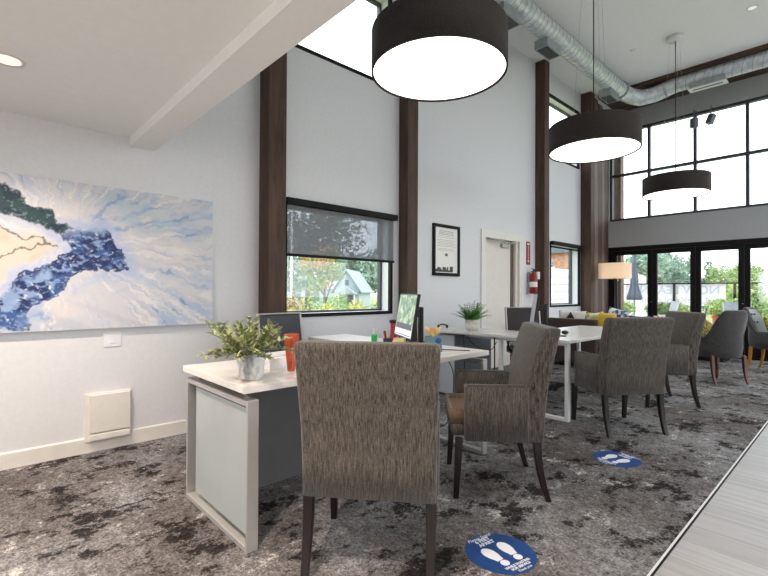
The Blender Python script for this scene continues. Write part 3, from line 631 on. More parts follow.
def cable(pts, label, r=.004):
    P = [Vector(p) for p in pts]; q = []
    for i in range(len(P)-1):
        p0, p1, p2, p3 = P[max(i-1, 0)], P[i], P[i+1], P[min(i+2, len(P)-1)]
        for s in range(6):
            u = s/6; q.append(.5*((2*p1)+(-p0+p2)*u+(2*p0-5*p1+4*p2-p3)*u*u+(-p0+3*p1-3*p2+p3)*u**3))
    q.append(P[-1]); return tag(MB().tube(q, r, 6).build('power_cord', 'blackplastic'), label, 'cord', 'black cords')
cable([(1.50, 2.75, .70), (1.50, 2.90, .5), (1.46, 2.92, .2), (1.3, 3.0, .006), (.9, 3.1, .006)], 'black cord hanging behind the near desk down to the carpet')
cable([(.86, 3.93, .695), (.98, 3.92, .60), (1.18, 3.90, .57), (1.24, 3.93, .66)], 'black cord looping under the front of the far desk')
cable([(.80, 3.95, .70), (.84, 3.93, .5), (.82, 3.94, .3), (.75, 3.9, .006)], 'black cord dropping beside the pedestal cabinet')
cable([(1.20, 3.95, .70), (1.21, 3.94, .45), (1.19, 3.96, .30)], 'black cord with loose end beside the left leg of the far desk', .007)
cable([(1.62, 2.45, .743), (1.75, 2.55, .743), (1.87, 2.62, .743)], 'thin black cord lying on the near desktop by the tissue box', .003)

# ------------------------------------------------------------------ upholstered armchairs
def superbox(mb, a, b, r=.03, n=4):  # rounded slab by chamfered rings in z
    (x0, y0, z0), (x1, y1, z1) = a, b
    def ring(z, ins):
        pts = []
        for cx, cy, a0 in ((x1-r, y1-r, 0), (x0+r, y1-r, 90), (x0+r, y0+r, 180), (x1-r, y0+r, 270)):
            for k in range(n+1):
                t_ = R(a0+90*k/n); pts.append((cx+(r-ins)*math.cos(t_), cy+(r-ins)*math.sin(t_), z))
        return pts
    rings = []
    for k in range(n+1):
        t_ = R(90*k/n); rings.append(ring(z0+r*(1-math.sin(t_)), r*(1-math.cos(t_))*.0+r*(math.cos(t_)) *.999))
    for k in range(n, -1, -1):
        t_ = R(90*k/n); rings.append(ring(z1-r*(1-math.sin(t_)), r*math.cos(t_)*.999))
    return mb.loft(rings)
def leg_mesh(x, pts, s0=.044, s1=.026, m='leg_wood', parent=None, name='leg'):
    rings = []
    for i, (y, z) in enumerate(pts):
        k = i/(len(pts)-1); s = (s0*(1-k)+s1*k)/2
        rings.append([(x-s, y-s, z), (x+s, y-s, z), (x+s, y+s, z), (x-s, y+s, z)])
    return MB().loft(rings, smooth=False).build(name, m, parent, .004, 2)
def armchair():
    r = thing('upholstered_armchair', '', 'chair', (0,0,0), 0, 'brown-grey tweed armchairs at the desks'); H = .962
    # back: lofted slabs, each a rounded rectangle
    prof = [(.33, -.242, -.12, .272), (.47, -.247, -.125, .273), (.62, -.262, -.145, .275), (.80, -.297, -.19, .281), (.93, -.326, -.235, .286), (.955, -.329, -.245, .282), (H, -.318, -.262, .268)]
    rings = []
    for z, yb, yf, w_ in prof:
        rc = .018; pts = []
        for cx, cy, a0 in ((w_-rc, yf-rc, 0), (-w_+rc, yf-rc, 90), (-w_+rc, yb+rc, 180), (w_-rc, yb+rc, 270)):
            for k in range(4): t_ = R(a0+30*k); pts.append((cx+rc*math.cos(t_), cy+rc*math.sin(t_), z))
        rings.append(pts)
    MB().loft(rings).build('backrest', 'tweed_back', r)
    for s in (-1, 1):
        mb = MB(); a_ = (min(s*.20, s*.282), -.13, .33); b_ = (max(s*.20, s*.282), .195, .63); superbox(mb, (a_[0], -.16, .33), (b_[0], .195, .632), .018, 3); mb.build('armrest', 'tweed', r)
    mb = MB(); superbox(mb, (-.199, -.13, .335), (.199, .262, .40), .012, 3); mb.build('seat_apron', 'tweed', r)
    mb = MB(); superbox(mb, (-.199, -.13, .401), (.199, .275, .488), .026, 4); mb.build('seat_cushion', 'seat_tweed', r)
    for s in (-1, 1):
        leg_mesh(s*.25, [(-.205, .335), (-.21, .25), (-.225, .15), (-.245, .07), (-.268, 0)], .043, .030, m='leg_wood', parent=r)
        leg_mesh(s*.252, [(.225, .34), (.232, .17), (.242, 0)], .042, .030, m='leg_wood', parent=r)
    return r
ac = armchair()
for i, (x, y, th, lab) in enumerate([(2.285, 1.356, 2.264, 'tweed armchair nearest the camera, its back turned to us, at the near desk'),
                                (2.22, 2.37, -2.389, 'tweed armchair seen from the side with its brown seat showing, at the near desk'),
                                (2.312, 4.131, 2.536, 'tweed armchair at the far desk, turned away, partly hiding the one facing left'),
                                (2.269, 5.432, -2.382, 'tweed armchair facing left, between the back-turned far desk armchair and the tub chairs')]):
    rz = th-math.pi/2
    o = ac if i == 0 else dup(ac, (x, y, 0), rz, lab)
    if i == 0: pend = (o, (x, y, 0), rz, lab)
ac.location = pend[1]; ac.rotation_euler.z = pend[2]; ac['label'] = pend[3]

# ------------------------------------------------------------------ tub chairs
def tub(label, loc, th, legs, inner, buttons):
    r = thing('tub_chair', label, 'chair', loc, th-math.pi/2, 'rounded tub chairs by the glass doors')
    N = 40; ri = []
    def prof(s, inset):       # s in 0..1 around the U from one arm end to the other
        a_ = R(-62 + 304*s - 180+ 28)  # -> sweeps round the back
        a_ = R(152) + (s)*R(236) ; w_, d_ = .285-inset, .29-inset
        x = -w_*math.sin(a_-R(270)); y = d_*math.cos(a_-R(270))*-1
        return x, y
    def ztop(s): k = 1-abs(2*s-1); k = min(max((k-.40)/.42, 0), 1); k = k*k*(3-2*k); return .60+.35*k
    rings = []
    for i in range(N+1):
        s = i/N; (xo, yo), (xi, yi) = prof(s, 0), prof(s, .065); zt = ztop(s); lean = .06*(zt-.6)/.33
        n_ = Vector((xo-xi, yo-yi, 0)).normalized()
        P = []
        for (x, y, z, o_) in ((xo*.94, yo*.94, .34, 0), (xo, yo, .45, 0), (xo, yo, .62 if zt > .66 else zt-.03, 0), (xo+n_.x*lean, yo+n_.y*lean, zt-.025, 0), (xo+n_.x*(lean-.012), yo+n_.y*(lean-.012), zt-.006, 0),
                        ((xo+xi)/2+n_.x*lean, (yo+yi)/2+n_.y*lean, zt, 0), (xi+n_.x*(lean+.012), yi+n_.y*(lean+.012), zt-.008, 0), (xi+n_.x*lean, yi+n_.y*lean, zt-.03, 0), (xi, yi, .55 if zt > .66 else zt-.05, 0), (xi, yi, .36, 0), (xi*.94, yi*.94, .34, 0)):
            P.append((x, y, z))
        rings.append(P)
    MB().loft(rings).build('shell', 'tweed_tub', r)
    # inner lining
    rings = []
    for i in range(N+1):
        s = i/N; x, y = prof(s, .069); x2, y2 = prof(s, .0); zt = ztop(s); lean = .06*(zt-.6)/.33; n_ = Vector((x2-x, y2-y, 0)).normalized()
        rings.append([(x, y, .42), (x-n_.x*.004, y-n_.y*.004, .5), (x+n_.x*(lean*.5-.004), y+n_.y*(lean*.5-.004), (.5+zt)/2), (x+n_.x*(lean-.003), y+n_.y*(lean-.003), zt-.03)])
    MB().loft(rings, closed=False, caps=False).build('inner_lining', inner, r)
    if buttons:
        for zz_, ss in ((.72, (.40, .47, .53, .60)), (.84, (.435, .5, .565))):
            for s in ss:
                x, y = prof(s, .072); x2, y2 = prof(s, 0); n_ = Vector((x2-x, y2-y, 0)).normalized(); l_ = .06*(zz_-.55)/.40
                MB().sphere((x+n_.x*l_, y+n_.y*l_, zz_), .013, 10, 6).build('button', 'tweed_tub', r)
    pl = []
    for k in range(28):
        a_ = 2*math.pi*k/28; pl.append((.235*math.copysign(abs(math.cos(a_))**.7, math.cos(a_)), .02+.25*math.copysign(abs(math.sin(a_))**.7, math.sin(a_))))
    rings = [[(x*k_, .02+(y-.02)*k_, z) for x, y in pl] for z, k_ in ((.35, .96), (.37, 1), (.44, 1), (.475, .98), (.49, .9), (.495, .6))]
    MB().loft(rings).build('seat_cushion', inner if buttons else 'tweed_tub', r)
    for s in (-1, 1):
        leg_mesh(s*.22, [(-.19, .36), (-.20, .2), (-.22, .08), (-.25, 0)], .042, .024, legs[0], r); leg_mesh(s*.20, [(.20, .36), (.21, .18), (.215, 0)], .042, .026, legs[1], r)
    return r
tub('charcoal tub chair seen from behind, right of the last tweed armchair', (2.43, 7.29, 0), math.atan2(.62, -.78), ('leg_red', 'leg_red'), 'tub_in', False)
tub('tufted tub chair with honey wood legs at the right edge, by the glass doors', (2.84, 8.84, 0), math.atan2(-.22, .97), ('leg_gold', 'leg_gold'), 'tub_in', True)

# ------------------------------------------------------------------ cushions
def pillow(label, loc, w_, h_, th, rot, m):
    N = 14; vs = []; fs = []
    for side in (1, -1):
        for j in range(N+1):
            for i in range(N+1):
                u = 2*i/N-1; v = 2*j/N-1; k = ((1-u*u)*(1-v*v))**.38; pin = 1-.10*(1-abs(u*v))*((abs(u)**3+abs(v)**3)/2)
                vs.append((u*w_/2*(1-.07*(1-v*v)*abs(u)**4), side*th/2*k, v*h_/2*(1-.07*(1-u*u)*abs(v)**4)))
    n1 = (N+1)**2
    for j in range(N):
        for i in range(N):
            a = j*(N+1)+i; fs.append((a, a+1, a+N+2, a+N+1)); fs.append((n1+a, n1+a+N+1, n1+a+N+2, n1+a+1))
    mb = MB().add(vs, fs, True); o = mb.build('throw_pillow', m)
    bm = bmesh.new(); bm.from_mesh(o.data); bmesh.ops.remove_doubles(bm, verts=bm.verts, dist=1e-4); bmesh.ops.recalc_face_normals(bm, faces=bm.faces); bm.to_mesh(o.data); bm.free()
    o.location = loc; o.rotation_euler = [R(a) for a in rot]; return tag(o, label, 'pillow', 'throw pillows')
pillow('gold patterned pillow in the charcoal tub chair', (2.28, 7.38, .675), .30, .30, .09, (-8, 30, 60), 'chartreuse')
pillow('gold patterned pillow leaning in the tufted tub chair', (2.82, 8.86, .69), .28, .28, .09, (14, 6, -105), 'chartreuse')

# ------------------------------------------------------------------ sofas
s1 = thing('sofa', 'low brown sofa with its back to the far desk', 'sofa', (.82, 7.2, 0))
MB().box((-.60, -.30, .08), (.20, -.16, .755)).build('sofa_back', 'sofa', s1, .025, 3); MB().box((-.60, -.16, .08), (.95, .50, .34)).build('sofa_base', 'sofa', s1, .02, 3)
MB().box((-.59, -.15, .341), (.16, .49, .46)).build('seat_cushion', 'sofa_seat', s1, .035, 4); MB().box((.17, -.15, .341), (.94, .49, .46)).build('seat_cushion', 'sofa_seat', s1, .035, 4)
for x in (-.55, .88):
    for y in (-.12, .42): MB().lathe([(.018, 0), (.024, .08)], (x, y, 0), 12).build('foot', 'leg_wood', s1)
pillow('white and black pillow behind the sofa back, first from the side window', (.56, 7.13, .675), .44, .40, .12, (-10, 0, 4), 'whitecloth')
o = MB().prism([(-.12, -.02), (.12, -.02), (0, .17)], 1, -.072, -.066).build('black_triangle', 'blackplastic', bpy.data.objects['throw_pillow.002']); o.location.z = -.0
pillow('small yellow-green patterned pillow behind the sofa back', (.80, 7.42, .66), .34, .36, .12, (-12, 8, -6), 'chartreuse')
pillow('cream and yellow patterned pillow beside the blue patterned one', (.93, 7.14, .67), .26, .38, .09, (-10, -8, 6), 'creampat')
pillow('plump mustard yellow pillow at the end of the sofa', (1.14, 6.98, .68), .36, .38, .14, (-12, 2, -30), 'yellow')
pillow('blue and white patterned pillow behind the mustard one', (1.10, 7.50, .70), .38, .44, .11, (-10, 10, -20), 'bluepat')
s2 = thing('window_bench', 'low upholstered bench along the glass doors', 'bench', (1.2, 9.62, 0))
MB().box((-.95, -.34, .06), (1.0, .33, .36)).build('bench_base', 'sofa', s2, .02, 3); MB().box((-.95, -.34, .361), (1.0, .33, .47)).build('bench_cushion', 'bluesolid', s2, .03, 3); box('plinth', (-.9, -.3, 0), (.95, .3, .06), 'blackplastic', s2)
pillow('blue and white patterned pillow left on the window bench', (.42, 9.54, .655), .34, .34, .12, (-12, 4, -8), 'bluepat')
pillow('plain blue bolster pillow on the window bench', (.80, 9.54, .60), .38, .24, .12, (-12, 0, 0), 'bluesolid')
pillow('pink and white patterned pillow on the window bench', (1.20, 9.54, .61), .34, .26, .12, (-12, 0, 6), 'pinkpat')

# floor lamp
fl = thing('floor_lamp', 'floor lamp with a wide cream drum shade in the far corner', 'lamp', (.50, 9.12, 0))
MB().lathe([(.13, 0), (.13, .015), (.02, .025)], n=28).build('lamp_base', 'blackplastic', fl); MB().tube([(0, 0, .02), (0, 0, 1.46)], .011, 10).build('pole', 'blackplastic', fl)
MB().lathe([(.285, 1.44), (.285, 1.73), (.28, 1.73), (.28, 1.44), (.285, 1.44)], n=48, caps=False).build('lamp_shade', 'lampshade', fl)
MB().sphere((0, 0, 1.58), .035, 12, 8).build('bulb', 'bulb', fl); MB().tube([(0, 0, 1.46), (0, 0, 1.55)], .015, 8).build('lamp_socket', 'blackplastic', fl)
for a in (0, 120, 240): MB().tube([(0, 0, 1.50), (.281*math.cos(R(a)), .281*math.sin(R(a)), 1.50)], .003, 5).build('shade_spoke', 'silver', fl)
MB().sphere((.1, -.12, 1.40), .012, 8, 6).build('pull_knob', 'lightplastic', fl); MB().tube([(.0, 0, 1.46), (.1, -.12, 1.45), (.1, -.12, 1.41)], .002, 5).build('pull_chain', 'silver', fl)

# ------------------------------------------------------------------ task chairs
def task_chair(label, loc, th, mesh_m, frame_m, rake=10):
    r = thing('task_chair', label, 'office chair', loc, th-math.pi/2, 'swivel office chairs behind the desks')
    q = Matrix.Rotation(R(-rake), 3, 'X')
    bk = MB().box((-.20, -.012, .0), (.20, .012, .42)).build('backrest', mesh_m, r, .012, 3); bk.location = (0, -.22, .545); bk.rotation_euler.x = R(rake)
    f = MB(); 
    for s in (-1, 1): f.box((s*.211-.010, -.02, -.02), (s*.211+.010, .02, .435))
    f.box((-.20, -.02, .42), (.20, .02, .435)); f.box((-.20, -.02, -.02), (.20, .02, .0)); fo = f.build('back_frame', frame_m, bk, .006, 2)
    mb = MB(); superbox(mb, (-.23, -.22, .43), (.23, .24, .50), .03, 4); mb.build('seat', 'mesh_black', r)
    MB().tube([(0, -.14, .42), (0, -.27, .45), (0, -.25, .60)], .018, 8).build('back_bracket', 'blackplastic', r)
    MB().tube([(0, 0, .10), (0, 0, .43)], [.028, .020], 14).build('gas_column', 'blackplastic', r)
    for s in (-1, 1): MB().tube([(s*.22, .0, .44), (s*.27, .0, .50), (s*.27, -.02, .62)], .014, 8).build('arm_post', 'blackplastic', r); MB().box((s*.27-.03, -.11, .62), (s*.27+.03, .09, .645)).build('arm_pad', 'blackplastic', r, .008)
    for k in range(5):
        a = R(72*k+20); x, y = math.cos(a), math.sin(a)
        sp_ = MB().tube([(.02*x, .02*y, .105), (.15*x, .15*y, .09), (.27*x, .27*y, .072)], [.022, .018, .014], 8).build('base_spoke', 'blackplastic', r)
        MB().tube([(.27*x-.012*y, .27*y+.012*x, .028), (.27*x+.012*y, .27*y-.012*x, .028)], .0275, 14).build('caster', 'blackplastic', sp_)
    return r
task_chair('dark grey mesh office chair with pale frame tucked behind the near desk', (.66, 1.97, 0), R(4), 'mesh', 'silver')
task_chair('black mesh office chair on a clear mat behind the far desk', (1.08, 4.90, .0042), R(-40), 'mesh_black', 'silver')
tag(MB().box((.35, 4.62, .0), (1.24, 5.6, .004)).build('chair_mat', 'chairmat'), 'clear plastic chair mat on the carpet under the far desk chair', 'floor mat')

# ------------------------------------------------------------------ things on the desks
def monitor(label, loc, n_ang, W, H, zb, screen_m, tilt, extra=None):
    r = thing('computer_monitor', label, 'monitor', loc, n_ang-math.pi/2, 'monitors on the desks')   # local +y faces the user
    hd = MB().box((-W/2, -.012, -H/2), (W/2, .012, H/2)).build('display_housing', 'blackplastic', r, .004, 2); hd.location = (0, .07, zb+H/2); hd.rotation_euler.x = R(tilt)
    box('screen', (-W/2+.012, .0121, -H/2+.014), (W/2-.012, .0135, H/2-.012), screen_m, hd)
    if extra: extra(hd, W, H)
    MB().box((-.035, -.06, .012), (.035, -.03, .30)).build('stand_neck', 'blackplastic', r, .006); MB().box((-.03, -.055, .22), (.03, .055, .28)).build('mount', 'blackplastic', r, .004); MB().box((-.13, -.12, 0), (.13, .10, .014)).build('stand_base', 'blackplastic', r, .005)
    return r
m = emis('garden_reflection_on_screen', (.5,.6,.5), 1); t, b = nt(m); n = noise_node(t, 16, 5, .7); r_ = ramp(t, n.outputs[0], [(.3, srgb(60,84,92)), (.45, srgb(104,132,110)), (.58, srgb(170,190,140)), (.75, srgb(226,234,226))]); t.links.new(r_.outputs[0], b.inputs['Emission Color']); b.inputs['Emission Strength'].default_value = .75; M['scr_a'] = m  # garden reflected in the screen, painted as emission colour
M['scr_white'] = emis('white_reflection_on_screen', (.80,.82,.86), .8); M['scr_bar'] = emis('dark_bar_on_screen', (.09,.09,.10), .8); M['scr_b'] = emis('grey_screen_reflection', (.2,.19,.2), .8)  # reflected window light painted as glow on both screens
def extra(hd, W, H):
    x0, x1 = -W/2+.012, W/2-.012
    box('reflection_area', (x0, .0136, -H/2+.014), (x1, .0142, -.06), 'scr_white', hd); box('reflection_bar', (x0+.01, .0143, -.105), (x1-.01, .0148, -.06), 'scr_bar', hd); box('page_rule', (x0+.02, .0143, -.152), (x1-.02, .0148, -.146), 'scr_bar', hd)  # pale lower part of the painted window reflection, with dark bars
monitor('black monitor on the near desk with garden and window reflections painted on its screen', (1.355, 2.60, .74), math.atan2(-.86, -.50), .50, .35, .055, 'scr_a', 9, extra)
monitor('slim black monitor on the far desk with a pale grey painted reflection on its screen', (1.37, 4.60, .74), math.atan2(-.56, -.83), .42, .36, .05, 'scr_b', 8)  # even grey glow stands for light reflected in this screen

def leafgeo(mb, p, d, l, wd, up_=Vector((0,0,1)), curl=.25):
    d = d.normalized(); s = d.cross(up_); s = s.normalized() if s.length > 1e-3 else Vector((1,0,0)); n_ = s.cross(d)
    a = p; pts = [a, a+d*l*.35+s*wd*.5+n_*l*.06, a+d*l*.7+s*wd*.38+n_*l*.02, a+d*l-n_*l*curl*.4, a+d*l*.7-s*wd*.38+n_*l*.02, a+d*l*.35-s*wd*.5+n_*l*.06, a+d*l*.5-n_*l*.03]
    mb.add(pts, [(0,1,6),(1,2,6),(2,3,6),(3,4,6),(4,5,6),(5,0,6)], True)
# marble pot with bushy plant
p1 = thing('potted_plant', 'bushy small-leaved plant in a marbled white pot on the near desk corner', 'plant', (1.80, .985, .74), 0, 'potted plants on the desks')
MB().lathe([(.03, 0), (.052, .002), (.060, .02), (.066, .125), (.060, .125), (.056, .10), (.01, .10)], n=32).build('pot', 'pot_marble', p1); MB().lathe([(.004, .105), (.0585, .105)], n=24, caps=False).build('soil', 'soil', p1)
fo = MB(); stm = MB()
for k in range(46):
    a = rnd.uniform(0, 2*math.pi); e = rnd.uniform(5, 80); L_ = rnd.uniform(.17, .27)*(1 if e > 25 else .95)
    d0 = Vector((math.cos(a)*math.cos(R(e)), math.sin(a)*math.cos(R(e)), math.sin(R(e)))); p = Vector((math.cos(a)*.03, math.sin(a)*.03, .105)); pts = [p.copy()]
    for s in range(7):
        d0.z -= .05; p = p+d0.normalized()*L_*(.8 if e > 60 else 1)*.85/7; p.z = max(p.z, .128); pts.append(p.copy())
        if s > 0:
            for t_ in range(4):
                dd = Vector((rnd.uniform(-1,1), rnd.uniform(-1,1), rnd.uniform(-.2,.9)))+d0*.8; leafgeo(fo, p.copy(), dd, rnd.uniform(.026, .042), rnd.uniform(.014, .021))
    stm.tube(pts, .0014, 4)
fo.build('foliage', 'leaf_a', p1); stm.build('stems', 'stem', p1)
# fern in carved pot
p2 = thing('potted_plant', 'bright green upright fern in a white textured pot on the far desk', 'plant', (.86, 4.03, .74), 0, 'potted plants on the desks')
MB().lathe([(.03, 0), (.055, .004), (.072, .05), (.074, .10), (.066, .125), (.060, .125), (.058, .10), (.01, .10)], n=28).build('pot', 'pot_stone', p2); MB().lathe([(.004, .105), (.06, .105)], n=24, caps=False).build('soil', 'soil', p2)
fo = MB(); stm = MB()
for k in range(44):
    a = rnd.uniform(0, 2*math.pi); e = rnd.uniform(25, 86); L_ = rnd.uniform(.15, .23); d0 = Vector((math.cos(a)*math.cos(R(e)), math.sin(a)*math.cos(R(e)), math.sin(R(e)))); p = Vector((math.cos(a)*.03, math.sin(a)*.03, .105)); pts = [p.copy()]
    for s in range(10):
        d0.z -= .045; p = p+d0.normalized()*L_/10; pts.append(p.copy())
        sd = d0.cross(Vector((0,0,1))).normalized()
        for q in (-1, 1): leafgeo(fo, p.copy(), sd*q+d0*.7, .050*(1-.06*s), .026)
    stm.tube(pts, .0015, 4)
fo.build('foliage', 'leaf_b', p2); stm.build('stems', 'stem', p2)
v = thing('orange_vase', 'tall tapering orange vase left of the nearest armchair back', 'vase', (1.735, 1.245, .74), R(20))
rings = [[(s*math.cos(R(a)), s*math.sin(R(a)), z) for a in range(45, 405, 90)] for s, z in ((.020, 0), (.042, .195), (.036, .195), (.016, .02))]
MB().loft(rings, smooth=False).build('vase_body', 'orange', v, .002, 1)
lt_ = thing('letter_tray', 'low white plastic tray behind the marbled pot', 'tray', (1.52, 1.30, .74), R(8)); MB().box((-.11, -.15, 0), (.11, .15, .006)).build('tray_base', 'lightplastic', lt_, .002)
MB().box((-.11, -.15, .006), (-.104, .15, .06)).box((.104, -.15, .006), (.11, .15, .06)).box((-.104, .144, .006), (.104, .15, .06)).build('tray_rim', 'lightplastic', lt_, .001, 1); box('papers', (-.1, -.14, .0065), (.1, .14, .03), 'offwhite', lt_)
bt = thing('sanitizer_bottle', 'small clear bottle of green liquid on the near desk by the window', 'bottle', (.98, 2.50, .74)); MB().lathe([(.02, 0), (.026, .006), (.026, .05), (.024, .06)], n=16).build('green_liquid', 'green_p', bt); MB().lathe([(.024, .06), (.012, .078), (.011, .086)], n=16).build('bottle_neck', 'clearp', bt); MB().lathe([(.013, .086), (.013, .11), (.006, .113)], n=14).build('cap', 'lightplastic', bt)
tb = thing('tumbler', 'cranberry red tumbler with black lid behind the monitor', 'cup', (1.02, 2.69, .74)); MB().lathe([(.026, 0), (.030, .01), (.038, .155)], n=24).build('cup_body', 'tumbler', tb); MB().lathe([(.040, .155), (.041, .175), (.03, .178)], n=24).build('lid', 'blackplastic', tb)
pc = thing('pen_cup', 'dark cup stuffed with pens in front of the monitor', 'pen holder', (1.25, 2.40, .74)); MB().lathe([(.03, 0), (.036, .004), (.038, .055), (.034, .055), (.032, .01)], n=20).build('holder', 'blackplastic', pc)
for k in range(8):
    a = rnd.uniform(0, 6.28); MB().tube([(.012*math.cos(a), .012*math.sin(a), .015), (.034*math.cos(a), .034*math.sin(a), .10+rnd.random()*.02)], .004, 6).build('pen', ['cup_blue','cup_red','blackplastic','orange'][k % 4], pc)
nb = thing('note_block', 'pale yellow block of notes beside the pen cup', 'notes', (1.42, 2.36, .74), R(30)); MB().box((-.04, -.03, 0), (.04, .03, .075)).build('note_sheets', 'note', nb, .001, 1)
tbx = thing('tissue_box', 'teal tissue box with peach tissues spilling out on the near desk', 'tissue box', (1.70, 2.42, .74), R(47)); MB().box((-.055, -.055, 0), (.055, .055, .105)).build('carton', 'teal', tbx, .002, 1)
o = MB().lathe([(.002, .0562), (.02, .0562), (.02, .0572), (.002, .0572)], n=20).build('printed_disc', 'bluecirc', tbx); o.rotation_euler.x = R(90); o.location = (.028, 0, .08)
mb = MB(); rings = []
for j in range(7):
    k = j/6; rings.append([((.018+.034*k+.012*math.sin(3*a+j))*math.cos(a), (.012+.022*k+.010*math.sin(2*a+j*.7))*math.sin(a), .105+.055*k+.014*math.sin(3*a)*k) for a in [2*math.pi*i/18 for i in range(18)]])
mb.loft(rings, caps=False); mb.build('tissue', 'tissue', tbx)
hs = thing('desk_headset', 'small black headset arched on the left end of the far desk', 'headset', (.46, 4.02, .74), R(50)); MB().tube([(.05*math.cos(R(a)), 0, .018+.03*math.sin(R(a))) for a in range(0, 181, 15)], .008, 8).build('headband', 'blackplastic', hs)
for s in (-1, 1): MB().sphere((s*.05, 0, .024), .023, 12, 8, (.6,1,1)).build('ear_cup', 'blackplastic', hs)
cp = thing('striped_cup', 'red, white and blue paper cup with pens on the far desk', 'cup', (1.60, 3.95, .74))
for k, (z0, z1, mm) in enumerate([(0, .035, 'cup_blue'), (.035, .07, 'offwhite'), (.07, .105, 'cup_red'), (.105, .115, 'offwhite')]): MB().lathe([(.028+z0*.09, z0), (.028+z1*.09, z1)], n=20, caps=(k == 0)).build('cup_band', mm, cp)
MB().tube([(.0, 0, .02), (.03, .02, .15)], .004, 6).build('pen', 'cup_blue', cp)
tag(MB().sphere((0, 0, .012), .045, 16, 8, (.75, 1, .45)).build('computer_mouse', 'blackplastic'), 'black computer mouse on the far desktop', 'mouse').location = (1.72, 4.42, .748)
tag(MB().box((-.04, -.02, 0), (.04, .02, .01)).build('phone', 'blackplastic', None, .004), 'small black flat gadget on the far desk in front of the mouse', 'gadget').location = (1.80, 4.18, .74)

# ------------------------------------------------------------------ floor stickers
def decal(label, loc, upang, flip=False, rr=.155):
    r = thing('floor_decal', label, 'floor sticker', loc, upang-math.pi/2, 'blue distancing floor stickers'); n = 56
    MB().lathe([(rr, 0), (rr, .0012)], n=n).build('sticker_disc', 'decalblue', r)
    I = Matrix.Identity(3)
    for s in (-1, 1):
        dx = s*.046; tilt = -s*5
        sole = []; heel = []
        for k in range(24):
            a = 2*math.pi*k/24; x = .030*math.cos(a)*(1+.12*math.sin(a)); y = .052*math.sin(a); sole.append((x, y+.010))
            heel.append((.021*math.cos(a), -.064+.020*math.sin(a)))
        arch = [(-.018, -.041), (.018, -.041), (.024, -.01), (-.024, -.01)]
        q = Matrix.Rotation(R(tilt), 2)
        for nm, pl in (('sole_print', sole), ('heel_print', heel)):
            pp = [q @ Vector(p_) + Vector((dx, .0)) for p_ in pl]; MB().prism([tuple(p_) for p_ in pp], 2, .0012, .0018).build(nm, 'decalwhite', r)
        pp = [q @ Vector(p_) + Vector((dx, 0)) for p_ in arch]; MB().prism([tuple(p_) for p_ in pp], 2, .0012, .00175).build('arch_print', 'decalwhite', r)
    for s_, y, sz, bo, sh in (('Please Stand', .134, .028, 0, .35), ('6 FEET', .112, .030, .0009, 0), ('APART', .084, .030, .0009, 0), ('WHILE WAITING', -.098, .019, .0006, 0), ('FOR SERVICE', -.116, .019, .0006, 0), ('Thank you', -.136, .019, 0, .35)):
        text_mesh('sticker_text', s_, sz, 'decalwhite', r, (0, y, .0016), I, extr=.0003, bold=bo, shear=sh)
    return r
decal('round blue footprint sticker nearest the camera on the carpet', (2.68, 1.745, 0), math.atan2(.18, -.98))
decal('round blue footprint sticker farther off, beyond the side-on armchair', (2.60, 3.325, 0), math.atan2(.95, .30))

# ------------------------------------------------------------------ outdoors
struct(box('ground', (-140, -60, -1.2), (-.22, 160, -.6), 'grass')); struct(box('patio', (-1.8, YF+.22, -.25), (14, 17, -.02), 'concrete'))
struct(box('ground', (-.22, 17, -1.2), (120, 160, -.6), 'grass')); struct(box('ground', (-.22, YF+.2, -1.2), (60, 17, -.26), 'grass')); struct(box('ground', (8.4, -60, -1.2), (120, YF+.2, -.26), 'concrete')); struct(box('ground', (-.22, -60, -1.2), (8.4, -4.7, -.26), 'concrete'))
def crown(mb, blobs, n, ls, seed):
    rg = random.Random(seed); tot = sum(b_[3]**2 for b_ in blobs)
    for (cx, cy, cz, r_, *sq) in blobs:
        sz = sq[0] if sq else 1
        for k in range(int(n*r_*r_/tot)):
            d = Vector((rg.gauss(0,1), rg.gauss(0,1), rg.gauss(0,1))).normalized(); rr_ = r_*(rg.random()**.35); p = Vector((cx+d.x*rr_, cy+d.y*rr_, cz+d.z*rr_*sz)); l = ls*rg.uniform(.6, 1.4)
            a = Vector((rg.gauss(0,1), rg.gauss(0,1), rg.gauss(0,1))).normalized(); b_ = a.orthogonal().normalized(); mb.add([p+a*l, p+b_*l*.6, p-a*l, p-b_*l*.6], [(0,1,2,3)])
def tree(name, label, loc, h, rad, m, seed, kind='round', n=2600, ls=.2, trunk=True, grp='trees outside the windows', low=.42, tk=.06):
    r = thing(name, label, 'tree', loc, 0, grp); rg = random.Random(seed); bl_ = []
    if kind == 'cone':
        for k in range(9): f_ = k/8; bl_.append((rg.uniform(-.1,.1)*rad, rg.uniform(-.1,.1)*rad, h*(.22+.74*f_), rad*(1.05-.93*f_)*.75, .9))
    else:
        bl_.append((0, 0, h*(low+1)/2, rad*.72, min(1.3, h*(1-low)/2/(rad*.72)*.9)))
        for k in range(11):
            a = rg.uniform(0, 6.28); q = rg.uniform(.35, .75)*rad; bl_.append((q*math.cos(a), q*math.sin(a), h*rg.uniform(low+.06, .88), rad*rg.uniform(.26, .44), .9))
    mb = MB(); crown(mb, bl_, n, ls, seed); mb.build('crown', m, r)
    if trunk:
        MB().tube([(0, 0, 0), (.05*rad, 0, h*.3), (0, .03*rad, h*.75)], [rad*tk, rad*tk*.8, rad*.02], 8).build('trunk', 'bark', r)
        for k in range(3):
            a = 2.1*k+rg.random(); MB().tube([(0, 0, h*(.28+.06*k)), (rad*.3*math.cos(a), rad*.3*math.sin(a), h*.5), (rad*.5*math.cos(a), rad*.5*math.sin(a), h*.62)], [rad*.04, rad*.03, rad*.01], 6).build('branch', 'bark', r)
    return r
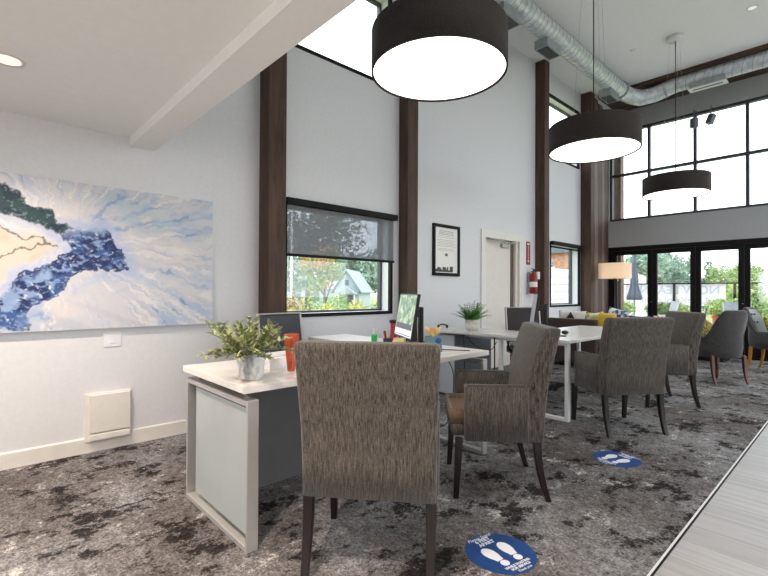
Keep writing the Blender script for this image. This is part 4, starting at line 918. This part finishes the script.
def shrub(label, loc, rad, h, m, seed, n=700, ls=.05):
    mb = MB(); rg = random.Random(seed); bl_ = [(0, 0, h*.52, rad*.85, h*.46/(rad*.85))]
    for k in range(5): a = rg.uniform(0, 6.28); bl_.append((rad*.5*math.cos(a), rad*.5*math.sin(a), h*rg.uniform(.4, .82), rad*.38, .8))
    crown(mb, bl_, n, ls, seed); o = mb.build('garden_shrub', m); o.location = loc; return tag(o, label, 'shrub', 'shrubs outside the side window')
G0 = -.6
tree('autumn_tree', 'round tree turning orange and green in front of the pale house', (-12.9, 11.8, G0), 4.0, 1.05, 'f_autumn', 3, n=2600, ls=.075, low=.44, tk=.06)
tree('broadleaf_tree', 'tall grey-green tree showing through the lowered shade', (-29.9, 22.0, G0), 9.6, 5.0, 'f_dark', 5, n=4200, ls=.16)
tree('broadleaf_tree', 'blue-green tree left of the autumn tree behind the lamp pole', (-20.3, 14.6, G0), 4.4, 1.7, 'f_blue', 6, n=3000, ls=.10, low=.34)
tree('evergreen_tree', 'pointed evergreen showing through the shade above the house', (-51, 44.2, G0), 8.8, 2.4, 'f_dark', 7, 'cone', 2600, .25)
tree('broadleaf_tree', 'blue-green tree directly behind the gable of the house', (-63, 55.5, G0), 9.5, 6.5, 'f_blue', 8, n=3600, ls=.3)
tree('broadleaf_tree', 'distant grey-green tree right of the house', (-42.5, 42.5, G0), 4.9, 3.2, 'f_blue', 9, n=2600, ls=.2)
tree('broadleaf_tree', 'light yellow-green tree at the right end of the side window view', (-9.2, 14.4, G0), 2.9, 1.0, 'f_yellow', 10, n=2000, ls=.06)
shr = [(-4.97, 5.2, .62, 1.85, 'f_rust', 'rusty shrub at the left end of the window view'), (-3.15, 4.22, .36, 1.50, 'f_yellow', 'low yellow shrub second from the left in the window view'), (-6.0, 6.5, .7, 1.72, 'f_green', 'dark green shrub under the autumn tree'),
       (-3.5, 5.22, .36, 1.56, 'f_yellow', 'yellowish shrub low under the autumn tree'), (-4.2, 6.05, .50, 1.78, 'f_bright', 'big light green shrub in the middle of the window view'), (-4.9, 7.15, .48, 1.62, 'f_yellow', 'yellow-green shrub in front of the house porch'),
       (-3.3, 6.42, .38, 1.56, 'f_green', 'dark shrub right of the porch'), (-4.3, 7.95, .45, 1.70, 'f_yellow', 'yellow shrub at the right end of the window view')]
for i, (x, y, r_, h_, m, lab) in enumerate(shr): shrub(lab, (x, y, G0), r_, h_, m, 40+i, 2600, .035)
lp = thing('lamp_post', 'slim white lamp pole in front of the blue-green tree', 'pole', (-14.9, 11.3, G0)); MB().tube([(0, 0, 0), (0, 0, 6.2)], .05, 10).build('pole', 'whitemetal', lp); MB().tube([(0, 0, 6.2), (0, .9, 6.3)], .04, 8).build('lamp_arm', 'whitemetal', lp)
# house: gable faces the windows
hx, hy = -36.4, 31.5
hs_ = thing('house', 'pale blue-grey house with a steep gable seen in the garden', 'house', (hx, hy, G0), R(38)); a_ = 1.45
hw = MB(); hw.add([(-a_, 0, 0), (a_, 0, 0), (a_, 0, 1.95), (0, 0, 4.1), (-a_, 0, 1.95), (-a_, 7, 0), (a_, 7, 0), (a_, 7, 1.95), (0, 7, 4.1), (-a_, 7, 1.95)], [(0,1,2,3,4), (5,6,7,8,9), (0,4,9,5), (1,2,7,6), (0,1,6,5)]); hw.build('gable_wall', 'siding', hs_)
for s in (-1, 1): MB().add([(s*(a_+.35), -.35, 1.62), (0, -.35, 4.18), (0, 7, 4.18), (s*(a_+.35), 7, 1.62), (s*(a_+.35), -.35, 1.78), (0, -.35, 4.36), (0, 7, 4.36), (s*(a_+.35), 7, 1.78)], [(0,1,2,3),(4,5,6,7),(0,1,5,4),(2,3,7,6),(0,3,7,4),(1,2,6,5)]).build('roof_slope', 'roof', hs_)
box('main_wing', (-10.5, 1.5, 0), (-a_, 7, 2.1), 'siding', hs_); MB().prism([(1.1, 2.1), (7.3, 2.1), (4.2, 3.7)], 0, -10.8, -1.0).build('main_roof', 'roof', hs_)
box('porch_post', (-.6, -1.5, 0), (-.5, -1.4, 1.5), 'whiteblock', hs_); box('porch_post', (1.2, -1.5, 0), (1.3, -1.4, 1.5), 'whiteblock', hs_)
MB().prism([(-.8, 1.5), (1.5, 1.5), (.35, 2.3)], 1, -1.7, 0).build('porch_roof', 'roof', hs_)
for (x, z, w_, h_) in ((-.22, 2.5, .44, .6), (-1.2, .6, .6, .95), (.1, .3, .6, 1.1)): box('window', (x, -.05, z), (x+w_, .0, z+h_), 'house_glass', hs_)
for x in (-9.6, -7.2, -4.9): box('window', (x, 1.42, .7), (x+1.2, 1.5, 1.6), 'house_glass', hs_)
# enclosure and brick building behind the second side window
en = thing('garden_fence', 'white boarded fence outside the far side window', 'fence', (-1.9, 13.4, -.6)); fb = MB()
fb.box((-.055, -5.5, 0), (-.04, 5.5, 2.42))
for k in range(12): fb.box((-.04, -5.5, .2*k), (.0, 5.5, .2*k+.185))
fb.build('boards', 'whiteblock', en); 
for y in (-5.3, -1.8, 1.8, 5.3): box('fence_post', (-.18, y-.06, 0), (-.056, y+.06, 2.46), 'whiteblock', en)
ob = thing('brick_building', 'orange brick building with a flat dark roof behind the fence', 'building', (-10.3, 27.5, -.6)); box('brick_wall', (-4, -3, 0), (3.2, 3, 4.0), 'orangebrick', ob); box('roof_edge', (-4.3, -3.3, 4.0), (3.5, 3.3, 4.5), 'cab_dark', ob)
box('window', (.4, -3.04, 1.9), (1.9, -3.0, 3.6), 'house_glass', ob); box('window', (-2.6, -3.04, 1.9), (-1.1, -3.0, 3.6), 'house_glass', ob)
tree('broadleaf_tree', 'tree crown above the brick building', (-15.5, 41.0, G0), 7.0, 3.6, 'f_dark', 21, n=3000, ls=.26)
# patio railing and banner
rl_ = thing('patio_railing', 'dark metal railing across the patio carrying a banner', 'railing', (2.0, 16.0, -.02)); x = -3.7
MB().box((-3.8, -.02, 1.46), (9, .02, 1.50)).build('top_rail', 'black', rl_); MB().box((-3.8, -.02, .10), (9, .02, .13)).build('bottom_rail', 'black', rl_)
for x in (-3.75, -2.25, -.75, .75, 2.25, 3.75, 5.25, 6.75, 8.25): box('rail_post', (x-.03, -.03, 0), (x+.03, .03, 1.46), 'black', rl_)
bn = thing('leasing_banner', 'white leasing banner on the railing, its writing seen mirrored from inside', 'banner', (-.30, 16.06, .78))
box('banner_sheet', (-1.35, 0, 0), (1.33, .004, .68), 'banner', bn)
ROT_Y = Matrix(((-1,0,0),(0,0,1),(0,1,0)))   # reads from outside (+y)
for yoff in (-.004,):
    text_mesh('banner_text', 'NOW LEASING', .36, 'bannertxt', bn, (0, yoff, .47), ROT_Y, extr=.001, bold=.006, sx=.98)
    text_mesh('banner_text', 'LiveKnol.com', .27, 'bannerred', bn, (.02, yoff, .17), ROT_Y, extr=.001, bold=.002, sx=1.2)
um = thing('patio_umbrella', 'closed slate-grey patio umbrella by the planter', 'umbrella', (-.44, 13.1, -.02)); MB().tube([(0, 0, 0), (0, 0, 2.32)], .022, 10).build('pole', 'silver', um); MB().lathe([(.25, 0), (.25, .06), (.04, .09)], n=24).build('umbrella_base', 'blackplastic', um)
rings = []
for z, r_ in ((1.0, .15), (1.06, .17), (1.2, .13), (1.42, .08), (1.50, .09), (1.9, .06), (2.26, .02)): rings.append([((r_*(1+.22*math.cos(8*a)))*math.cos(a), (r_*(1+.22*math.cos(8*a)))*math.sin(a), z) for a in [2*math.pi*i/48 for i in range(48)]])
MB().loft(rings).build('closed_canopy', 'umbrella', um); MB().lathe([(.012, 2.26), (.03, 2.30), (.012, 2.36)], n=12).build('finial', 'blackplastic', um)
def planter(label, x, y, w_, m, fm, seed, h_=.55, grow=.35):
    r = thing('planter_box', label, 'planter', (x, y, -.02), 0, 'patio planters'); MB().box((-w_/2, -.22, 0), (w_/2, .22, h_)).build('box', m, r, .01, 1); box('rim', (-w_/2-.02, -.24, h_), (w_/2+.02, .24, h_+.05), 'redpaint' if m == 'terracotta' else m, r)
    mb = MB(); crown(mb, [(w_*(k/4-.5)*.8, 0, h_+.05+grow*.45, grow*.62, .9) for k in range(5)], 1500, .035, seed); mb.build('foliage', fm, r); return r
planter('terracotta planter with bright green plants left of the closed umbrella', -.70, 12.5, .62, 'terracotta', 'f_bright', 60, .55, .38)
planter('white planter with grey-green plants right of the closed umbrella', .10, 13.9, .8, 'whiteblock', 'f_green', 61, .55, .34)
planter('terracotta planter with spiky pale plant at the right doors', 2.5, 15.2, .6, 'terracotta', 'f_green', 62, .50, .50)
planter('terracotta planter with a yellow-green bush beyond the banner end', 1.15, 15.3, .5, 'terracotta', 'f_bright', 63, .50, .50)
def patio_chair(label, x, y, rz):
    r = thing('patio_chair', label, 'chair', (x, y, -.02), R(rz), 'grey patio chairs'); q = MB()
    for s in (-.24, .24): MB().tube([(s, .25, 0), (s, .22, .40), (s, -.2, .38), (s, -.34, .98)], .016, 8).build('side_frame', 'silver', r); MB().tube([(s, -.28, 0), (s, -.18, .38)], .016, 8).build('leg', 'silver', r); MB().tube([(s, .24, .60), (s, -.26, .62)], .018, 8).build('arm', 'silver', r)
    MB().box((-.24, -.2, .385), (.24, .22, .40)).build('seat', 'patiogrey', r); b_ = MB().box((-.24, -.01, 0), (.24, .01, .62)).build('backrest', 'patiogrey', r); b_.location = (0, -.2, .39); b_.rotation_euler.x = R(13); return r
patio_chair('grey patio chair behind the charcoal tub chair', 1.95, 12.2, 200); patio_chair('grey patio chair tilted by the banner, left of the other patio chair', .45, 12.0, 120)
pt_ = thing('patio_table', 'low pale patio table between the patio chairs', 'table', (1.30, 12.0, -.02)); MB().box((-.35, -.3, .42), (.35, .3, .45)).build('table_top', 'lightplastic', pt_, .005)
for sx in (-.3, .3):
    for sy in (-.25, .25): box('leg', (sx-.02, sy-.02, 0), (sx+.02, sy+.02, .42), 'silver', pt_)
for i, (x, y, h_, r_, m, k, lab) in enumerate([(-7.9, 37.4, 5.0, 2.1, 'f_blue', 'round', 'grey-green tree behind the closed umbrella'), (-10.6, 50.5, 6.3, 2.8, 'f_blue', 'round', 'grey-green tree at the left of the second door pane'), (-6.6, 41.7, 4.7, 1.8, 'f_blue', 'round', 'lower grey-green tree in the middle of the second door pane'),
     (-8.8, 56, 6.4, 1.8, 'f_dark', 'cone', 'pointed evergreen at the right of the second door pane'), (-5.2, 46.3, 5.0, 1.7, 'f_dark', 'cone', 'pointed evergreen at the left of the third door pane'), (-3.2, 39.5, 3.9, 1.4, 'f_green', 'round', 'light green tree in the middle of the third door pane'),
     (-3.6, 52.5, 4.8, 1.6, 'f_green', 'round', 'yellowish tree at the right of the third door pane'), (-.5, 33.5, 3.2, 1.0, 'f_green', 'cone', 'small pointed tree in the fourth door pane'), (-.4, 25.5, 2.2, 1.0, 'f_bright', 'round', 'bright bushy tree just beyond the end of the banner'),
     (1.4, 29, 2.1, 1.0, 'f_bright', 'round', 'bright bushy tree low in the fourth door pane')]):
    tree('evergreen_tree' if k == 'cone' else 'broadleaf_tree', lab, (x, y, G0), h_, r_, m, 70+i, k, 2400, r_*.05+.02)
wb = thing('white_building', 'white flat-roofed building beyond the railing at the right', 'building', (4.6, 46, G0)); box('facade', (-2.6, 0, 0), (8, 6, 3.6), 'whiteblock', wb); box('roof_slab', (-3.6, -1, 3.6), (9, 7, 3.85), 'whiteblock', wb); box('window', (-2, -.05, 1.2), (-.8, 0, 2.4), 'house_glass', wb)
sl = thing('street_lamp', 'pale street lamp pole seen through the second glass door', 'pole', (-5.0, 30, G0)); MB().tube([(0, 0, 0), (0, 0, 4.2)], .07, 8).build('pole', 'whitemetal', sl); MB().tube([(0, 0, 4.2), (.7, 0, 4.3)], .05, 8).build('lamp_arm', 'whitemetal', sl)
